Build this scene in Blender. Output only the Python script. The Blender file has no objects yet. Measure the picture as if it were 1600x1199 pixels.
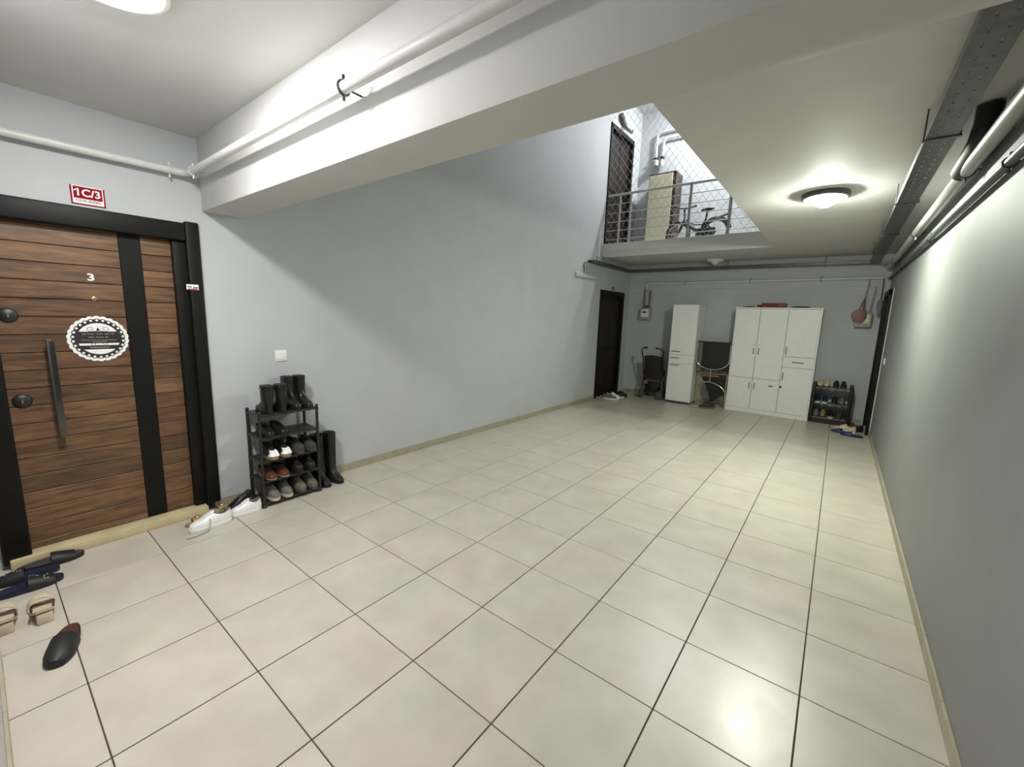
import bpy, bmesh, math, random
from mathutils import Vector, Matrix
random.seed(7)
PI = math.pi
SC = bpy.context.scene
COL = SC.collection

# ---------------------------------------------------------------- camera
F_PX = 654.466
YAW, PITCH, ROLL = -0.65664, -0.1596, 0.033795
CAM = Vector((3.54737, -0.14203, 1.50519))
_f = Vector((math.sin(YAW)*math.cos(PITCH), math.cos(YAW)*math.cos(PITCH), math.sin(PITCH)))
_r0 = Vector((math.cos(YAW), -math.sin(YAW), 0))
_u0 = _r0.cross(_f)
_r = _r0*math.cos(ROLL) + _u0*math.sin(ROLL)
_u = -_r0*math.sin(ROLL) + _u0*math.cos(ROLL)
cam = bpy.data.cameras.new('camera')
cam.sensor_width = 36.0
cam.lens = F_PX/1600*36.0
cam.clip_start = 0.02
camo = bpy.data.objects.new('camera', cam)
COL.objects.link(camo)
camo.matrix_world = Matrix(((_r.x, _u.x, -_f.x, CAM.x), (_r.y, _u.y, -_f.y, CAM.y), (_r.z, _u.z, -_f.z, CAM.z), (0, 0, 0, 1)))
SC.camera = camo
def _ray(x, y): return _r*((x-800)/F_PX) + _u*((599.5-y)/F_PX) + _f
def on_x(x, y, X): d = _ray(x, y); return CAM + d*((X-CAM.x)/d.x)
def on_y(x, y, Y): d = _ray(x, y); return CAM + d*((Y-CAM.y)/d.y)
def on_z(x, y, Z=0.0): d = _ray(x, y); return CAM + d*((Z-CAM.z)/d.z)

# ---------------------------------------------------------------- world, light levels, exposure
w = bpy.data.worlds.new('world'); SC.world = w; w.use_nodes = True
w.node_tree.nodes['Background'].inputs[0].default_value = (0.6, 0.65, 0.7, 1)
w.node_tree.nodes['Background'].inputs[1].default_value = 0.02
vs = SC.view_settings
vs.view_transform = 'Standard'; vs.look = 'None'; vs.gamma = 1.0; vs.use_curve_mapping = False
vs.exposure = 0.0
LAMP_ENTRY = 385.0     # ceiling lamp by the apartment door
LAMP_HALL = 560.0      # ceiling lamp over the far half of the hall
LAMP_UPPER = 800.0     # lamp over the upstairs landing

# ---------------------------------------------------------------- materials
MATS = {}
def s2l(c): return tuple((v/12.92 if v <= 0.04045 else ((v+0.055)/1.055)**2.4) for v in c)
def rgb(r, g, b): return s2l((r/255, g/255, b/255))
def mat(name, col, rough=0.5, metal=0.0, var=0.12, scale=14.0, bump=0.0, bscale=120.0, rnd=0.0, spec=0.5, world=False, coat=0.0):
    if name in MATS: return MATS[name]
    m = bpy.data.materials.new(name); m.use_nodes = True
    nt = m.node_tree; N = nt.nodes; L = nt.links
    b = N['Principled BSDF']
    b.inputs['Roughness'].default_value = rough
    b.inputs['Metallic'].default_value = metal
    b.inputs['Specular IOR Level'].default_value = spec
    if coat: b.inputs['Coat Weight'].default_value = coat
    if world: co = N.new('ShaderNodeNewGeometry').outputs['Position']
    else: co = N.new('ShaderNodeTexCoord').outputs['Object']
    nz = N.new('ShaderNodeTexNoise'); nz.inputs['Scale'].default_value = scale; nz.inputs['Detail'].default_value = 5
    L.new(co, nz.inputs['Vector'])
    rp = N.new('ShaderNodeValToRGB')
    rp.color_ramp.elements[0].position = 0.3; rp.color_ramp.elements[1].position = 0.7
    rp.color_ramp.elements[0].color = (*[max(0, c*(1-var)) for c in col], 1)
    rp.color_ramp.elements[1].color = (*[min(1, c*(1+var)) for c in col], 1)
    L.new(nz.outputs['Fac'], rp.inputs['Fac'])
    out = rp.outputs['Color']
    if rnd:
        oi = N.new('ShaderNodeObjectInfo')
        mr = N.new('ShaderNodeMapRange'); mr.inputs['To Min'].default_value = 1-rnd; mr.inputs['To Max'].default_value = 1+rnd
        L.new(oi.outputs['Random'], mr.inputs['Value'])
        hs = N.new('ShaderNodeHueSaturation'); L.new(mr.outputs['Result'], hs.inputs['Value'])
        L.new(out, hs.inputs['Color']); out = hs.outputs['Color']
    L.new(out, b.inputs['Base Color'])
    if bump:
        n2 = N.new('ShaderNodeTexNoise'); n2.inputs['Scale'].default_value = bscale; n2.inputs['Detail'].default_value = 3
        L.new(co, n2.inputs['Vector'])
        bp = N.new('ShaderNodeBump'); bp.inputs['Strength'].default_value = bump; bp.inputs['Distance'].default_value = 0.004
        L.new(n2.outputs['Fac'], bp.inputs['Height']); L.new(bp.outputs['Normal'], b.inputs['Normal'])
    MATS[name] = m
    return m
def emit(name, col, strength):
    m = bpy.data.materials.new(name); m.use_nodes = True
    nt = m.node_tree; N = nt.nodes; L = nt.links; N.remove(N['Principled BSDF'])
    e = N.new('ShaderNodeEmission'); e.inputs['Strength'].default_value = strength
    nz = N.new('ShaderNodeTexNoise'); nz.inputs['Scale'].default_value = 6
    rp = N.new('ShaderNodeValToRGB'); rp.color_ramp.elements[0].color = (*[c*0.97 for c in col], 1); rp.color_ramp.elements[1].color = (*col, 1)
    L.new(nz.outputs['Fac'], rp.inputs['Fac']); L.new(rp.outputs['Color'], e.inputs['Color'])
    L.new(e.outputs[0], N['Material Output'].inputs['Surface'])
    MATS[name] = m; return m
def wood_mat(name, c1, c2, rough, axis, rnd=0.25, stretch=14.0):
    m = bpy.data.materials.new(name); m.use_nodes = True
    nt = m.node_tree; N = nt.nodes; L = nt.links; b = N['Principled BSDF']
    b.inputs['Roughness'].default_value = rough
    tc = N.new('ShaderNodeTexCoord'); oi = N.new('ShaderNodeObjectInfo')
    mp = N.new('ShaderNodeMapping'); sc = [stretch]*3; sc[axis] = 1.4; mp.inputs['Scale'].default_value = sc
    mu = N.new('ShaderNodeVectorMath'); mu.operation = 'SCALE'; mu.inputs['Scale'].default_value = 37.0
    cb = N.new('ShaderNodeCombineXYZ')
    for i in range(3): L.new(oi.outputs['Random'], cb.inputs[i])
    L.new(cb.outputs[0], mu.inputs[0]); L.new(mu.outputs[0], mp.inputs['Location'])
    L.new(tc.outputs['Object'], mp.inputs['Vector'])
    nz = N.new('ShaderNodeTexNoise'); nz.inputs['Scale'].default_value = 3.2; nz.inputs['Detail'].default_value = 8; nz.inputs['Roughness'].default_value = 0.62; nz.inputs['Distortion'].default_value = 0.6
    L.new(mp.outputs[0], nz.inputs['Vector'])
    rp = N.new('ShaderNodeValToRGB'); rp.color_ramp.elements[0].position = 0.32; rp.color_ramp.elements[1].position = 0.68
    rp.color_ramp.elements[0].color = (*c1, 1); rp.color_ramp.elements[1].color = (*c2, 1)
    L.new(nz.outputs['Fac'], rp.inputs['Fac'])
    mr = N.new('ShaderNodeMapRange'); mr.inputs['To Min'].default_value = 1-rnd; mr.inputs['To Max'].default_value = 1+rnd
    L.new(oi.outputs['Random'], mr.inputs['Value'])
    hs = N.new('ShaderNodeHueSaturation'); L.new(mr.outputs['Result'], hs.inputs['Value']); L.new(rp.outputs['Color'], hs.inputs['Color'])
    L.new(hs.outputs['Color'], b.inputs['Base Color'])
    bp = N.new('ShaderNodeBump'); bp.inputs['Strength'].default_value = 0.15; bp.inputs['Distance'].default_value = 0.002
    L.new(nz.outputs['Fac'], bp.inputs['Height']); L.new(bp.outputs['Normal'], b.inputs['Normal'])
    MATS[name] = m; return m
def tile_mat():
    m = bpy.data.materials.new('floor tile'); m.use_nodes = True
    nt = m.node_tree; N = nt.nodes; L = nt.links; b = N['Principled BSDF']
    g = N.new('ShaderNodeNewGeometry'); oi = N.new('ShaderNodeObjectInfo')
    cb = N.new('ShaderNodeCombineXYZ'); L.new(oi.outputs['Random'], cb.inputs[2])
    sc = N.new('ShaderNodeVectorMath'); sc.operation = 'SCALE'; sc.inputs['Scale'].default_value = 23.0; L.new(cb.outputs[0], sc.inputs[0])
    ad = N.new('ShaderNodeVectorMath'); L.new(g.outputs['Position'], ad.inputs[0]); L.new(sc.outputs[0], ad.inputs[1])
    n1 = N.new('ShaderNodeTexNoise'); n1.inputs['Scale'].default_value = 5.0; n1.inputs['Detail'].default_value = 5; n1.inputs['Roughness'].default_value = 0.5; n1.inputs['Distortion'].default_value = 0.0
    L.new(ad.outputs[0], n1.inputs['Vector'])
    rp = N.new('ShaderNodeValToRGB'); e = rp.color_ramp.elements
    e[0].position = 0.15; e[0].color = (*rgb(180, 172, 160), 1)
    e[1].position = 0.9; e[1].color = (*rgb(206, 198, 187), 1)
    L.new(n1.outputs['Fac'], rp.inputs['Fac'])
    n3 = N.new('ShaderNodeTexNoise'); n3.inputs['Scale'].default_value = 2.2; L.new(ad.outputs[0], n3.inputs['Vector'])
    r3 = N.new('ShaderNodeValToRGB'); r3.color_ramp.elements[0].position = 0.35; r3.color_ramp.elements[1].position = 0.65
    r3.color_ramp.elements[0].color = (1.0, 0.97, 0.97, 1); r3.color_ramp.elements[1].color = (0.975, 1.0, 0.965, 1); L.new(n3.outputs['Fac'], r3.inputs['Fac'])
    mx = N.new('ShaderNodeMix'); mx.data_type = 'RGBA'; mx.blend_type = 'MULTIPLY'; mx.inputs['Factor'].default_value = 1.0
    L.new(rp.outputs['Color'], mx.inputs[6]); L.new(r3.outputs['Color'], mx.inputs[7])
    L.new(mx.outputs[2], b.inputs['Base Color'])
    mr = N.new('ShaderNodeMapRange'); mr.inputs['From Min'].default_value = 0.3; mr.inputs['From Max'].default_value = 0.7
    mr.inputs['To Min'].default_value = 0.29; mr.inputs['To Max'].default_value = 0.35
    L.new(n1.outputs['Fac'], mr.inputs['Value']); L.new(mr.outputs['Result'], b.inputs['Roughness'])
    n2 = N.new('ShaderNodeTexNoise'); n2.inputs['Scale'].default_value = 9.0; L.new(ad.outputs[0], n2.inputs['Vector'])
    bp = N.new('ShaderNodeBump'); bp.inputs['Strength'].default_value = 0.08; bp.inputs['Distance'].default_value = 0.01
    L.new(n2.outputs['Fac'], bp.inputs['Height']); L.new(bp.outputs['Normal'], b.inputs['Normal'])
    return m
M_TILE = tile_mat()
M_GROUT = mat('dark grout', rgb(72, 66, 54), 0.9)
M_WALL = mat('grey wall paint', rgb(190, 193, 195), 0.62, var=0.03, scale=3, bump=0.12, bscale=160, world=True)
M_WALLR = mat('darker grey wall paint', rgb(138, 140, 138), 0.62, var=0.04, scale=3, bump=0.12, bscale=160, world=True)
M_CEIL = mat('ceiling paint', rgb(206, 206, 202), 0.7, var=0.03, scale=3, bump=0.1, bscale=120, world=True)
M_SKIRT = mat('beige skirting', rgb(166, 158, 138), 0.45, var=0.1, scale=9, world=True)
M_WOOD = wood_mat('brown plank wood', rgb(72, 51, 35), rgb(128, 95, 66), 0.45, 1)
M_BLACK = mat('black lacquered frame', rgb(16, 16, 15), 0.5, var=0.2, spec=0.25)
M_LEAF = mat('dark door core', rgb(40, 26, 18), 0.7)
M_MARBLE = mat('cream marble', rgb(205, 190, 152), 0.22, var=0.16, scale=8, bump=0.05, bscale=20)
M_PIPE = mat('white painted pipe', rgb(214, 214, 210), 0.35, var=0.04)
M_CHROME = mat('chrome', (0.75, 0.75, 0.75), 0.18, 1.0, var=0.05)
M_DKCHROME = mat('dark chrome', (0.12, 0.12, 0.12), 0.22, 1.0, var=0.05)
M_GALV = mat('galvanised steel', (0.10, 0.10, 0.097), 0.40, 0.5, var=0.2, scale=20)
M_WHITE = mat('white plastic', rgb(236, 236, 233), 0.35, var=0.02)
M_LAM = mat('white cabinet laminate', rgb(238, 239, 236), 0.38, var=0.02)
M_GAP = mat('cabinet gap shadow board', rgb(120, 120, 116), 0.7)
M_BPLAS = mat('black plastic', rgb(34, 34, 33), 0.42, var=0.15)
M_BLEATH = mat('black leather', rgb(28, 28, 28), 0.3, var=0.25, bump=0.15, bscale=90)
M_RUBBER = mat('black rubber', rgb(22, 22, 22), 0.55, var=0.2)
M_BROWN = mat('brown leather', rgb(82, 46, 35), 0.45, var=0.2, bump=0.1)
M_DKBROWN = mat('dark brown wood', rgb(50, 32, 26), 0.4, var=0.3, scale=6)
M_RED = mat('sign red', rgb(146, 14, 34), 0.75, var=0.06, spec=0.15)
M_NAVY = mat('navy rubber', rgb(24, 27, 52), 0.5, var=0.2)
M_BLUE = mat('blue rubber', rgb(30, 42, 82), 0.5, var=0.15)
M_GOLD = mat('gold metal', (0.72, 0.52, 0.26), 0.28, 1.0, var=0.15)
M_GOLDL = mat('gold leather', rgb(188, 160, 104), 0.34, 0.45, var=0.2, scale=40)
M_BEIGE = mat('beige leather', rgb(205, 190, 166), 0.5, var=0.1)
M_WSHOE = mat('white leather', rgb(240, 240, 238), 0.4, var=0.03)
M_GREYF = mat('grey fabric', rgb(112, 108, 102), 0.85, var=0.2, scale=40, bump=0.2)
M_DKGREY = mat('dark grey lining', rgb(62, 58, 56), 0.9, var=0.2)
M_TAN = mat('tan insole', rgb(150, 126, 94), 0.7, var=0.12)

# ---------------------------------------------------------------- mesh helpers
def new(): return bmesh.new()
def box(bm, x0, x1, y0, y1, z0, z1, bev=0.0, seg=1, M=None):
    r = bmesh.ops.create_cube(bm, size=1.0)
    vs_ = r['verts']
    for v in vs_:
        v.co = Vector(((x0+x1)/2 + v.co.x*(x1-x0), (y0+y1)/2 + v.co.y*(y1-y0), (z0+z1)/2 + v.co.z*(z1-z0)))
    if M is not None:
        for v in vs_: v.co = M @ v.co
    if bev > 0:
        es = list({e for v in vs_ for e in v.link_edges})
        bmesh.ops.bevel(bm, geom=es, offset=bev, segments=seg, affect='EDGES', profile=0.5)
    return bm
def loft(bm, rings, closed=True, cap0=True, cap1=True, cyc=False):
    R = [[bm.verts.new(p) for p in ring] for ring in rings]
    n = len(R[0])
    pairs = [(R[i], R[i+1]) for i in range(len(R)-1)]
    if cyc: pairs.append((R[-1], R[0]))
    for a, b in pairs:
        for i in range(n if closed else n-1):
            j = (i+1) % n
            bm.faces.new((a[i], a[j], b[j], b[i]))
    if not cyc and closed:
        if cap0: bm.faces.new(list(reversed(R[0])))
        if cap1: bm.faces.new(R[-1])
    return R
def tube(bm, pts, r, seg=8, cyc=False, cap=True):
    pts = [Vector(p) for p in pts]; n = len(pts); rings = []
    rr = r if isinstance(r, (list, tuple)) else [r]*n
    prev = None
    for i, p in enumerate(pts):
        if cyc: t = (pts[(i+1) % n]-pts[i-1])
        elif i == 0: t = pts[1]-pts[0]
        elif i == n-1: t = pts[-1]-pts[-2]
        else: t = (pts[i+1]-p).normalized() + (p-pts[i-1]).normalized()
        t.normalize()
        if prev is None:
            a = Vector((0, 0, 1)) if abs(t.z) < 0.9 else Vector((1, 0, 0))
            u = t.cross(a).normalized()
        else:
            u = (prev - t*prev.dot(t)).normalized()
        prev = u; v = t.cross(u)
        rings.append([p + u*(rr[i]*math.cos(2*PI*k/seg)) + v*(rr[i]*math.sin(2*PI*k/seg)) for k in range(seg)])
    loft(bm, rings, True, cap, cap, cyc)
    return bm
def cyl(bm, p0, p1, r0, r1=None, seg=16):
    return tube(bm, [p0, p1], [r0, r0 if r1 is None else r1], seg)
def bend(pts, r=0.05, n=5):
    """round the corners of a polyline"""
    pts = [Vector(p) for p in pts]; out = [pts[0]]
    for i in range(1, len(pts)-1):
        a = (pts[i-1]-pts[i]); b = (pts[i+1]-pts[i])
        ra = min(r, a.length*0.45, b.length*0.45)
        p0 = pts[i]+a.normalized()*ra; p2 = pts[i]+b.normalized()*ra
        for k in range(n+1):
            t = k/n; out.append(p0*(1-t)**2 + pts[i]*2*t*(1-t) + p2*t*t)
    out.append(pts[-1]); return out
def lathe(bm, prof, o=(0, 0, 0), seg=28, axis='z', flip=1):
    o = Vector(o); rings = []
    for rad, h in prof:
        ring = []
        for k in range(seg):
            a = 2*PI*k/seg; c, s = rad*math.cos(a), rad*math.sin(a)
            q = {'z': (c, s, h*flip), 'x': (h*flip, c, s), 'y': (c, h*flip, s)}[axis]
            ring.append(o+Vector(q))
        rings.append(ring)
    loft(bm, rings); return bm
def prism(bm, pts, fn, d0, d1):
    """2-D outline pts -> solid between depths d0 and d1; fn(u, v, d) -> 3-D"""
    loft(bm, [[fn(u, v, d0) for u, v in pts], [fn(u, v, d1) for u, v in pts]]); return bm
def mesh_of(name, bm, smooth=None):
    bmesh.ops.recalc_face_normals(bm, faces=bm.faces[:])
    me = bpy.data.meshes.new(name); bm.to_mesh(me); bm.free()
    if smooth:
        for p in me.polygons: p.use_smooth = True
        me.set_sharp_from_angle(angle=math.radians(smooth))
    return me
def obj(name, bm, m, parent=None, smooth=35, loc=None, rot=None, me=None, label=None):
    if me is None:
        me = mesh_of(name, bm, smooth)
        me.materials.append(m)
    o = bpy.data.objects.new(name, me); COL.objects.link(o)
    if parent is not None: o.parent = parent
    if loc is not None: o.location = loc
    if rot is not None: o.rotation_euler = rot
    if label: o['label'] = label
    return o
def tag(o, label, cat, group=None):
    o['label'] = label; o['category'] = cat
    if group: o['group'] = group
    return o
def thing(name, label, cat, loc=(0, 0, 0), rz=0.0, group=None):
    o = bpy.data.objects.new(name, None); COL.objects.link(o)
    o.empty_display_size = 0.05
    o.location = loc; o.rotation_euler = (0, 0, rz)
    return tag(o, label, cat, group)
def struct(name, bm=None, m=None, label=None, smooth=None, cat=None):
    if bm is None:
        o = bpy.data.objects.new(name, None); COL.objects.link(o); o.empty_display_size = 0.05
    else:
        o = obj(name, bm, m, smooth=smooth)
    o['kind'] = 'structure'
    if label: o['label'] = label
    if cat: o['category'] = cat
    return o
def text_mesh(name, s, size, m, parent, fn, bold=0.0, d=0.0008, xs=1.0):
    """flat lettering; fn(u, v, d) -> 3-D, u along the line from its centre"""
    cu = bpy.data.curves.new(name, 'FONT'); cu.body = s; cu.size = size; cu.align_x = 'CENTER'; cu.align_y = 'CENTER'
    cu.offset = bold; cu.extrude = d/2; cu.resolution_u = 3
    to = bpy.data.objects.new(name, cu); COL.objects.link(to)
    dg = bpy.context.evaluated_depsgraph_get()
    me = bpy.data.meshes.new_from_object(to.evaluated_get(dg))
    bpy.data.objects.remove(to); bpy.data.curves.remove(cu)
    for v in me.vertices: v.co = fn(v.co.x*xs, v.co.y, v.co.z + d/2)
    me.materials.clear(); me.materials.append(m)
    return obj(name, None, m, parent, me=me)

# ---------------------------------------------------------------- the setting
T = 0.45
XR, YB, YN = 4.05, 8.35, -0.214      # right wall, back wall, near wall
ZC, ZU, ZT = 2.60, 2.82, 5.45        # ceiling, upper floor, upper ceiling
XV, YV0, YV1 = 2.65, 1.17, 7.00      # opening in the ceiling
XA, YA = 0.95, -1.25                 # alcove beside the apartment door

# floor: grout bed with one tile object each
bm = new(); box(bm, -0.2, XR+0.2, YA-0.2, YB+0.2, -0.12, -0.004)
floor = struct('floor', bm, M_GROUT, 'large square beige ceramic floor tiles with dark joints')
tile_meshes = {}
def tile(x0, x1, y0, y1):
    wx, wy = round(x1-x0, 4), round(y1-y0, 4)
    key = (wx, wy)
    if key not in tile_meshes:
        b = new(); box(b, -wx/2, wx/2, -wy/2, wy/2, -0.008, 0.0, 0.0012)
        tile_meshes[key] = mesh_of('tile', b); tile_meshes[key].materials.append(M_TILE)
    o = bpy.data.objects.new('tile', tile_meshes[key]); COL.objects.link(o); o.parent = floor
    o.location = ((x0+x1)/2, (y0+y1)/2, 0)
G = 0.0028
for i in range(9):
    x0, x1 = i*T + (G if i else 0.001), min((i+1)*T, XR) - (G if i < 8 else 0.001)
    for j in range(-3, 19):
        y0, y1 = j*T + G*0.8, (j+1)*T - G*0.8
        y0 = max(y0, YA); y1 = min(y1, YB)
        if x0 > XA and y1 < YN: continue
        if x0 > XA and y0 < YN: y0 = YN
        if y1-y0 < 0.02: continue
        tile(x0, x1, y0, y1)

def wall_cells(bm, a, b, a0, a1, z0, z1, holes, axis):
    """solid between depths a..b, spanning a0..a1 x z0..z1 with rectangular holes"""
    ys = sorted({a0, a1, *[h[0] for h in holes], *[h[1] for h in holes]})
    for i in range(len(ys)-1):
        m = (ys[i]+ys[i+1])/2; cuts = sorted([(h[2], h[3]) for h in holes if h[0] < m < h[1]])
        z = z0
        for c0, c1 in cuts+[(z1, z1)]:
            if c0 > z+1e-6:
                if axis == 'x': box(bm, a, b, ys[i], ys[i+1], z, c0)
                else: box(bm, ys[i], ys[i+1], a, b, z, c0)
            z = max(z, c1)
bm = new(); wall_cells(bm, -0.2, 0.0, YA, YB+0.2, -0.1, ZT, [(-0.10, 0.86, 0.0, 2.0), (7.04, 8.04, 0.0, 2.0), (7.04, 7.98, ZU, ZU+2.0)], 'x')
struct('wall_left', bm, M_WALL, 'pale grey painted wall running the length of the hall')
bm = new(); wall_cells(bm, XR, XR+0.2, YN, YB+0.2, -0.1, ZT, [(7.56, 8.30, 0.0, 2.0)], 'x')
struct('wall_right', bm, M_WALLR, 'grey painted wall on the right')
bm = new(); wall_cells(bm, YB, YB+0.2, 0.0, XR, -0.1, ZT, [], 'y')
struct('wall_back', bm, M_WALL, 'grey painted end wall behind the cabinets')
bm = new(); box(bm, XA, XR+0.2, YN-0.15, YN, -0.1, ZT)
struct('wall_near', bm, M_WALL, 'grey painted wall on the near side')
bm = new(); box(bm, 0.0, XA, YA-0.2, YA, -0.1, ZT); box(bm, XA, XA+0.15, YA-0.2, YN-0.15, -0.1, ZT)
struct('wall_alcove', bm, M_WALL, 'grey painted wall beside the apartment door')
bm = new()
box(bm, 0, XR, YA, 0.92, ZC, ZU)
box(bm, XV, XR, YV0, YB, ZC, ZU)
box(bm, 0, XV, YV1, YB, ZC, ZU)
struct('ceiling', bm, M_CEIL, 'white painted ceiling with a large opening to the floor above')
bm = new(); box(bm, 0, XR, 0.92, YV0, 2.14, ZU, 0.006, 2)
struct('trim_1', bm, M_CEIL, 'deep white painted beam crossing under the ceiling', smooth=30)
bm = new(); box(bm, 0.001, XV-0.001, YV1-0.02, YV1, 2.69, ZU+0.01, 0.003)
struct('trim_2', bm, M_CEIL, 'raised plaster edge along the balcony slab')
bm = new(); box(bm, -0.2, XR+0.2, YA-0.2, YB+0.2, ZT, ZT+0.2)
struct('ceiling_upper', bm, M_CEIL, 'ceiling above the upstairs landing')
# skirting
def skirting(name, label, spans, mk):
    root = struct(name, label=label)
    for a0, a1 in spans:
        n = max(1, round((a1-a0)/T)); s = (a1-a0)/n
        for k in range(n):
            b = new(); mk(b, a0+k*s+0.0008, a0+(k+1)*s-0.0008); obj('skirting_tile', b, M_SKIRT, root, smooth=None)
skirting('baseboard_left', 'low beige tile skirting along the left wall', [(0.90, 7.0)], lambda b, a0, a1: box(b, 0.0, 0.011, a0, a1, 0.0, 0.072, 0.002))
skirting('baseboard_right', 'low beige tile skirting along the right wall', [(YN, 7.5)], lambda b, a0, a1: box(b, XR-0.012, XR, a0, a1, 0.0, 0.068, 0.002))
skirting('baseboard_back', 'low beige tile skirting along the end wall', [(0.012, XR-0.08)], lambda b, a0, a1: box(b, a0, a1, YB-0.011, YB, 0.0, 0.07, 0.002))
skirting('baseboard_near', 'low beige tile skirting along the near wall', [(XA, XR-0.013)], lambda b, a0, a1: box(b, a0, a1, YN, YN+0.011, 0.0, 0.07, 0.002))

# ---------------------------------------------------------------- apartment door
door = struct('door_1', label='brown plank apartment door with black frame and long bar handle', cat='door')
XL = -0.04
bm = new(); box(bm, -0.10, -0.052, -0.075, 0.775, 0.058, 1.975); obj('leaf_core', bm, M_LEAF, door, None)
zt = on_x(187, 393.5, XL).z; zb = on_x(231, 778, XL).z; dz = (zt-zb)/16
plank_me = {}
for (y0, y1) in ((-0.074, 0.478), (0.582, 0.738)):
    for k in range(-1, 19):
        z0, z1 = max(0.06, zb+(k-1)*dz+0.0016), min(1.97, zb+k*dz-0.0016)
        if z1-z0 < 0.02: continue
        key = (y0, round(z1-z0, 4))
        if key not in plank_me:
            b = new(); h = (z1-z0)/2; wv = (y1-y0)/2; box(b, -0.007, 0.006, -wv, wv, -h, h, 0.0025)
            plank_me[key] = mesh_of('plank', b); plank_me[key].materials.append(M_WOOD)
        o = obj('plank', None, None, door, me=plank_me[key], loc=(XL-0.006, (y0+y1)/2, (z0+z1)/2))
bm = new(); box(bm, -0.053, XL+0.004, 0.478, 0.582, 0.06, 1.97, 0.002); obj('black_strip', bm, M_BLACK, door)
fr = [(0.806, 0.885, 0.035, 0.062, 2.055), (0.738, 0.812, -0.004, 0.058, 1.99), (-0.165, -0.054, 0.032, 0.02, 2.045)]
for y0, y1, xf, z0, z1 in fr:
    bm = new(); box(bm, -0.10, xf, y0, y1, z0, z1, 0.010 if xf > 0 else 0.003, 3); obj('jamb', bm, M_BLACK, door)
bm = new(); box(bm, -0.10, 0.030, -0.165, 0.808, 1.928, 2.042, 0.008, 3); obj('lintel', bm, M_BLACK, door)
bm = new(); box(bm, -0.1, 0.055, -0.14, 0.800, 0.0, 0.056, 0.006, 2)
obj('threshold', bm, M_MARBLE, door, label='cream marble threshold')
# handle, locks, peephole
hp0 = on_x(79, 531, 0.03); hp1 = on_x(98, 683, 0.03)
yh = (hp0.y+hp1.y)/2
bm = new(); box(bm, 0.012, 0.034, yh-0.017, yh+0.017, hp1.z, hp0.z, 0.003, 2); h = obj('handle', bm, M_DKCHROME, door, label='long dark chrome bar handle')
for z in (hp1.z+0.09, hp0.z-0.09):
    bm = new(); cyl(bm, (XL-0.001, yh, z), (0.0125, yh, z), 0.011); obj('standoff', bm, M_DKCHROME, h)
for px, py in ((12, 493), (35, 627)):
    p = on_x(px, py, XL)
    bm = new(); lathe(bm, [(0.001, 0.020), (0.020, 0.019), (0.034, 0.012), (0.040, 0.0)], (XL-0.001, p.y, p.z), 28, 'x')
    lk = obj('lock_cover', bm, M_BPLAS, door)
    bm = new(); box(bm, XL+0.016, XL+0.0215, p.y-0.003, p.y+0.003, p.z-0.011, p.z+0.011); obj('keyhole', bm, M_CHROME, lk, None)
p = on_x(147, 467, XL)
bm = new(); lathe(bm, [(0.011, -0.001), (0.011, 0.004), (0.0075, 0.005), (0.0065, 0.003), (0.001, 0.003)], (XL, p.y, p.z), 20, 'x'); obj('peephole', bm, M_GOLD, door)
p = on_x(142, 434, XL)
text_mesh('door_number', '3', 0.058, M_WHITE, door, lambda u, v, d: Vector((XL+0.0003+d, p.y+u, p.z+v)), bold=0.0016, d=0.002, xs=1.25)
# small label on the jamb
p = on_x(301, 449, 0.036)
bm = new(); box(bm, 0.034, 0.0356, p.y-0.034, p.y+0.034, p.z-0.018, p.z+0.018); lb = obj('jamb_sticker', bm, M_WHITE, door, None)
bm = new(); box(bm, 0.0354, 0.0359, p.y-0.028, p.y+0.028, p.z-0.0175, p.z-0.011); obj('red_stripe', bm, M_RED, lb, None)
bm = new(); box(bm, 0.0354, 0.0359, p.y-0.027, p.y-0.006, p.z-0.003, p.z+0.006); box(bm, 0.0354, 0.0359, p.y+0.002, p.y+0.03, p.z-0.008, p.z+0.002); obj('print', bm, M_GREYF, lb, None)

# round scalloped sticker on the door
lc = on_x(154.5, 529.5, XL)
yC, zC = lc.y, lc.z
def onleaf(u, v, d): return Vector((XL+d, yC+u, zC+v))
def scallop(r, n, amp, seg=4):
    return [((r+amp*abs(math.sin(n*PI*k/(n*seg))))*math.cos(2*PI*k/(n*seg)), (r+amp*abs(math.sin(n*PI*k/(n*seg))))*math.sin(2*PI*k/(n*seg))) for k in range(n*seg)]
RS = 0.138
stk = thing('door_sticker', 'round white and black scalloped sticker on the brown door', 'sticker', (0, 0, 0))
M_INK = mat('sticker ink', rgb(34, 28, 27), 0.6)
bm = new(); prism(bm, scallop(RS-0.005, 26, 0.006), onleaf, 0.0, 0.0016); obj('backing', bm, M_WHITE, stk, None)
bm = new(); prism(bm, scallop(RS-0.021, 26, 0.006), onleaf, 0.0014, 0.0022); obj('lace_ring', bm, M_INK, stk, None)
for k in range(26):
    a = 2*PI*(k+0.5)/26; cu_, cv_ = (RS-0.026)*math.cos(a), (RS-0.026)*math.sin(a)
    bm = new(); prism(bm, [(cu_+0.0068*math.cos(t*PI/4), cv_+0.0068*math.sin(t*PI/4)) for t in range(8)], onleaf, 0.002, 0.0028); obj('lace_hole', bm, M_WHITE, stk, None)
RI = RS-0.043
bm = new(); prism(bm, [(RI*math.cos(2*PI*k/48), RI*math.sin(2*PI*k/48)) for k in range(48)], onleaf, 0.002, 0.0028); obj('inner_disc', bm, M_WHITE, stk, None)
def band(z0, z1, R):
    a0, a1 = math.asin(z0/R), math.asin(z1/R); n = 6
    right = [(R*math.cos(a0+(a1-a0)*k/n), R*math.sin(a0+(a1-a0)*k/n)) for k in range(n+1)]
    return right + [(-x, y) for x, y in reversed(right)]
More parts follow.
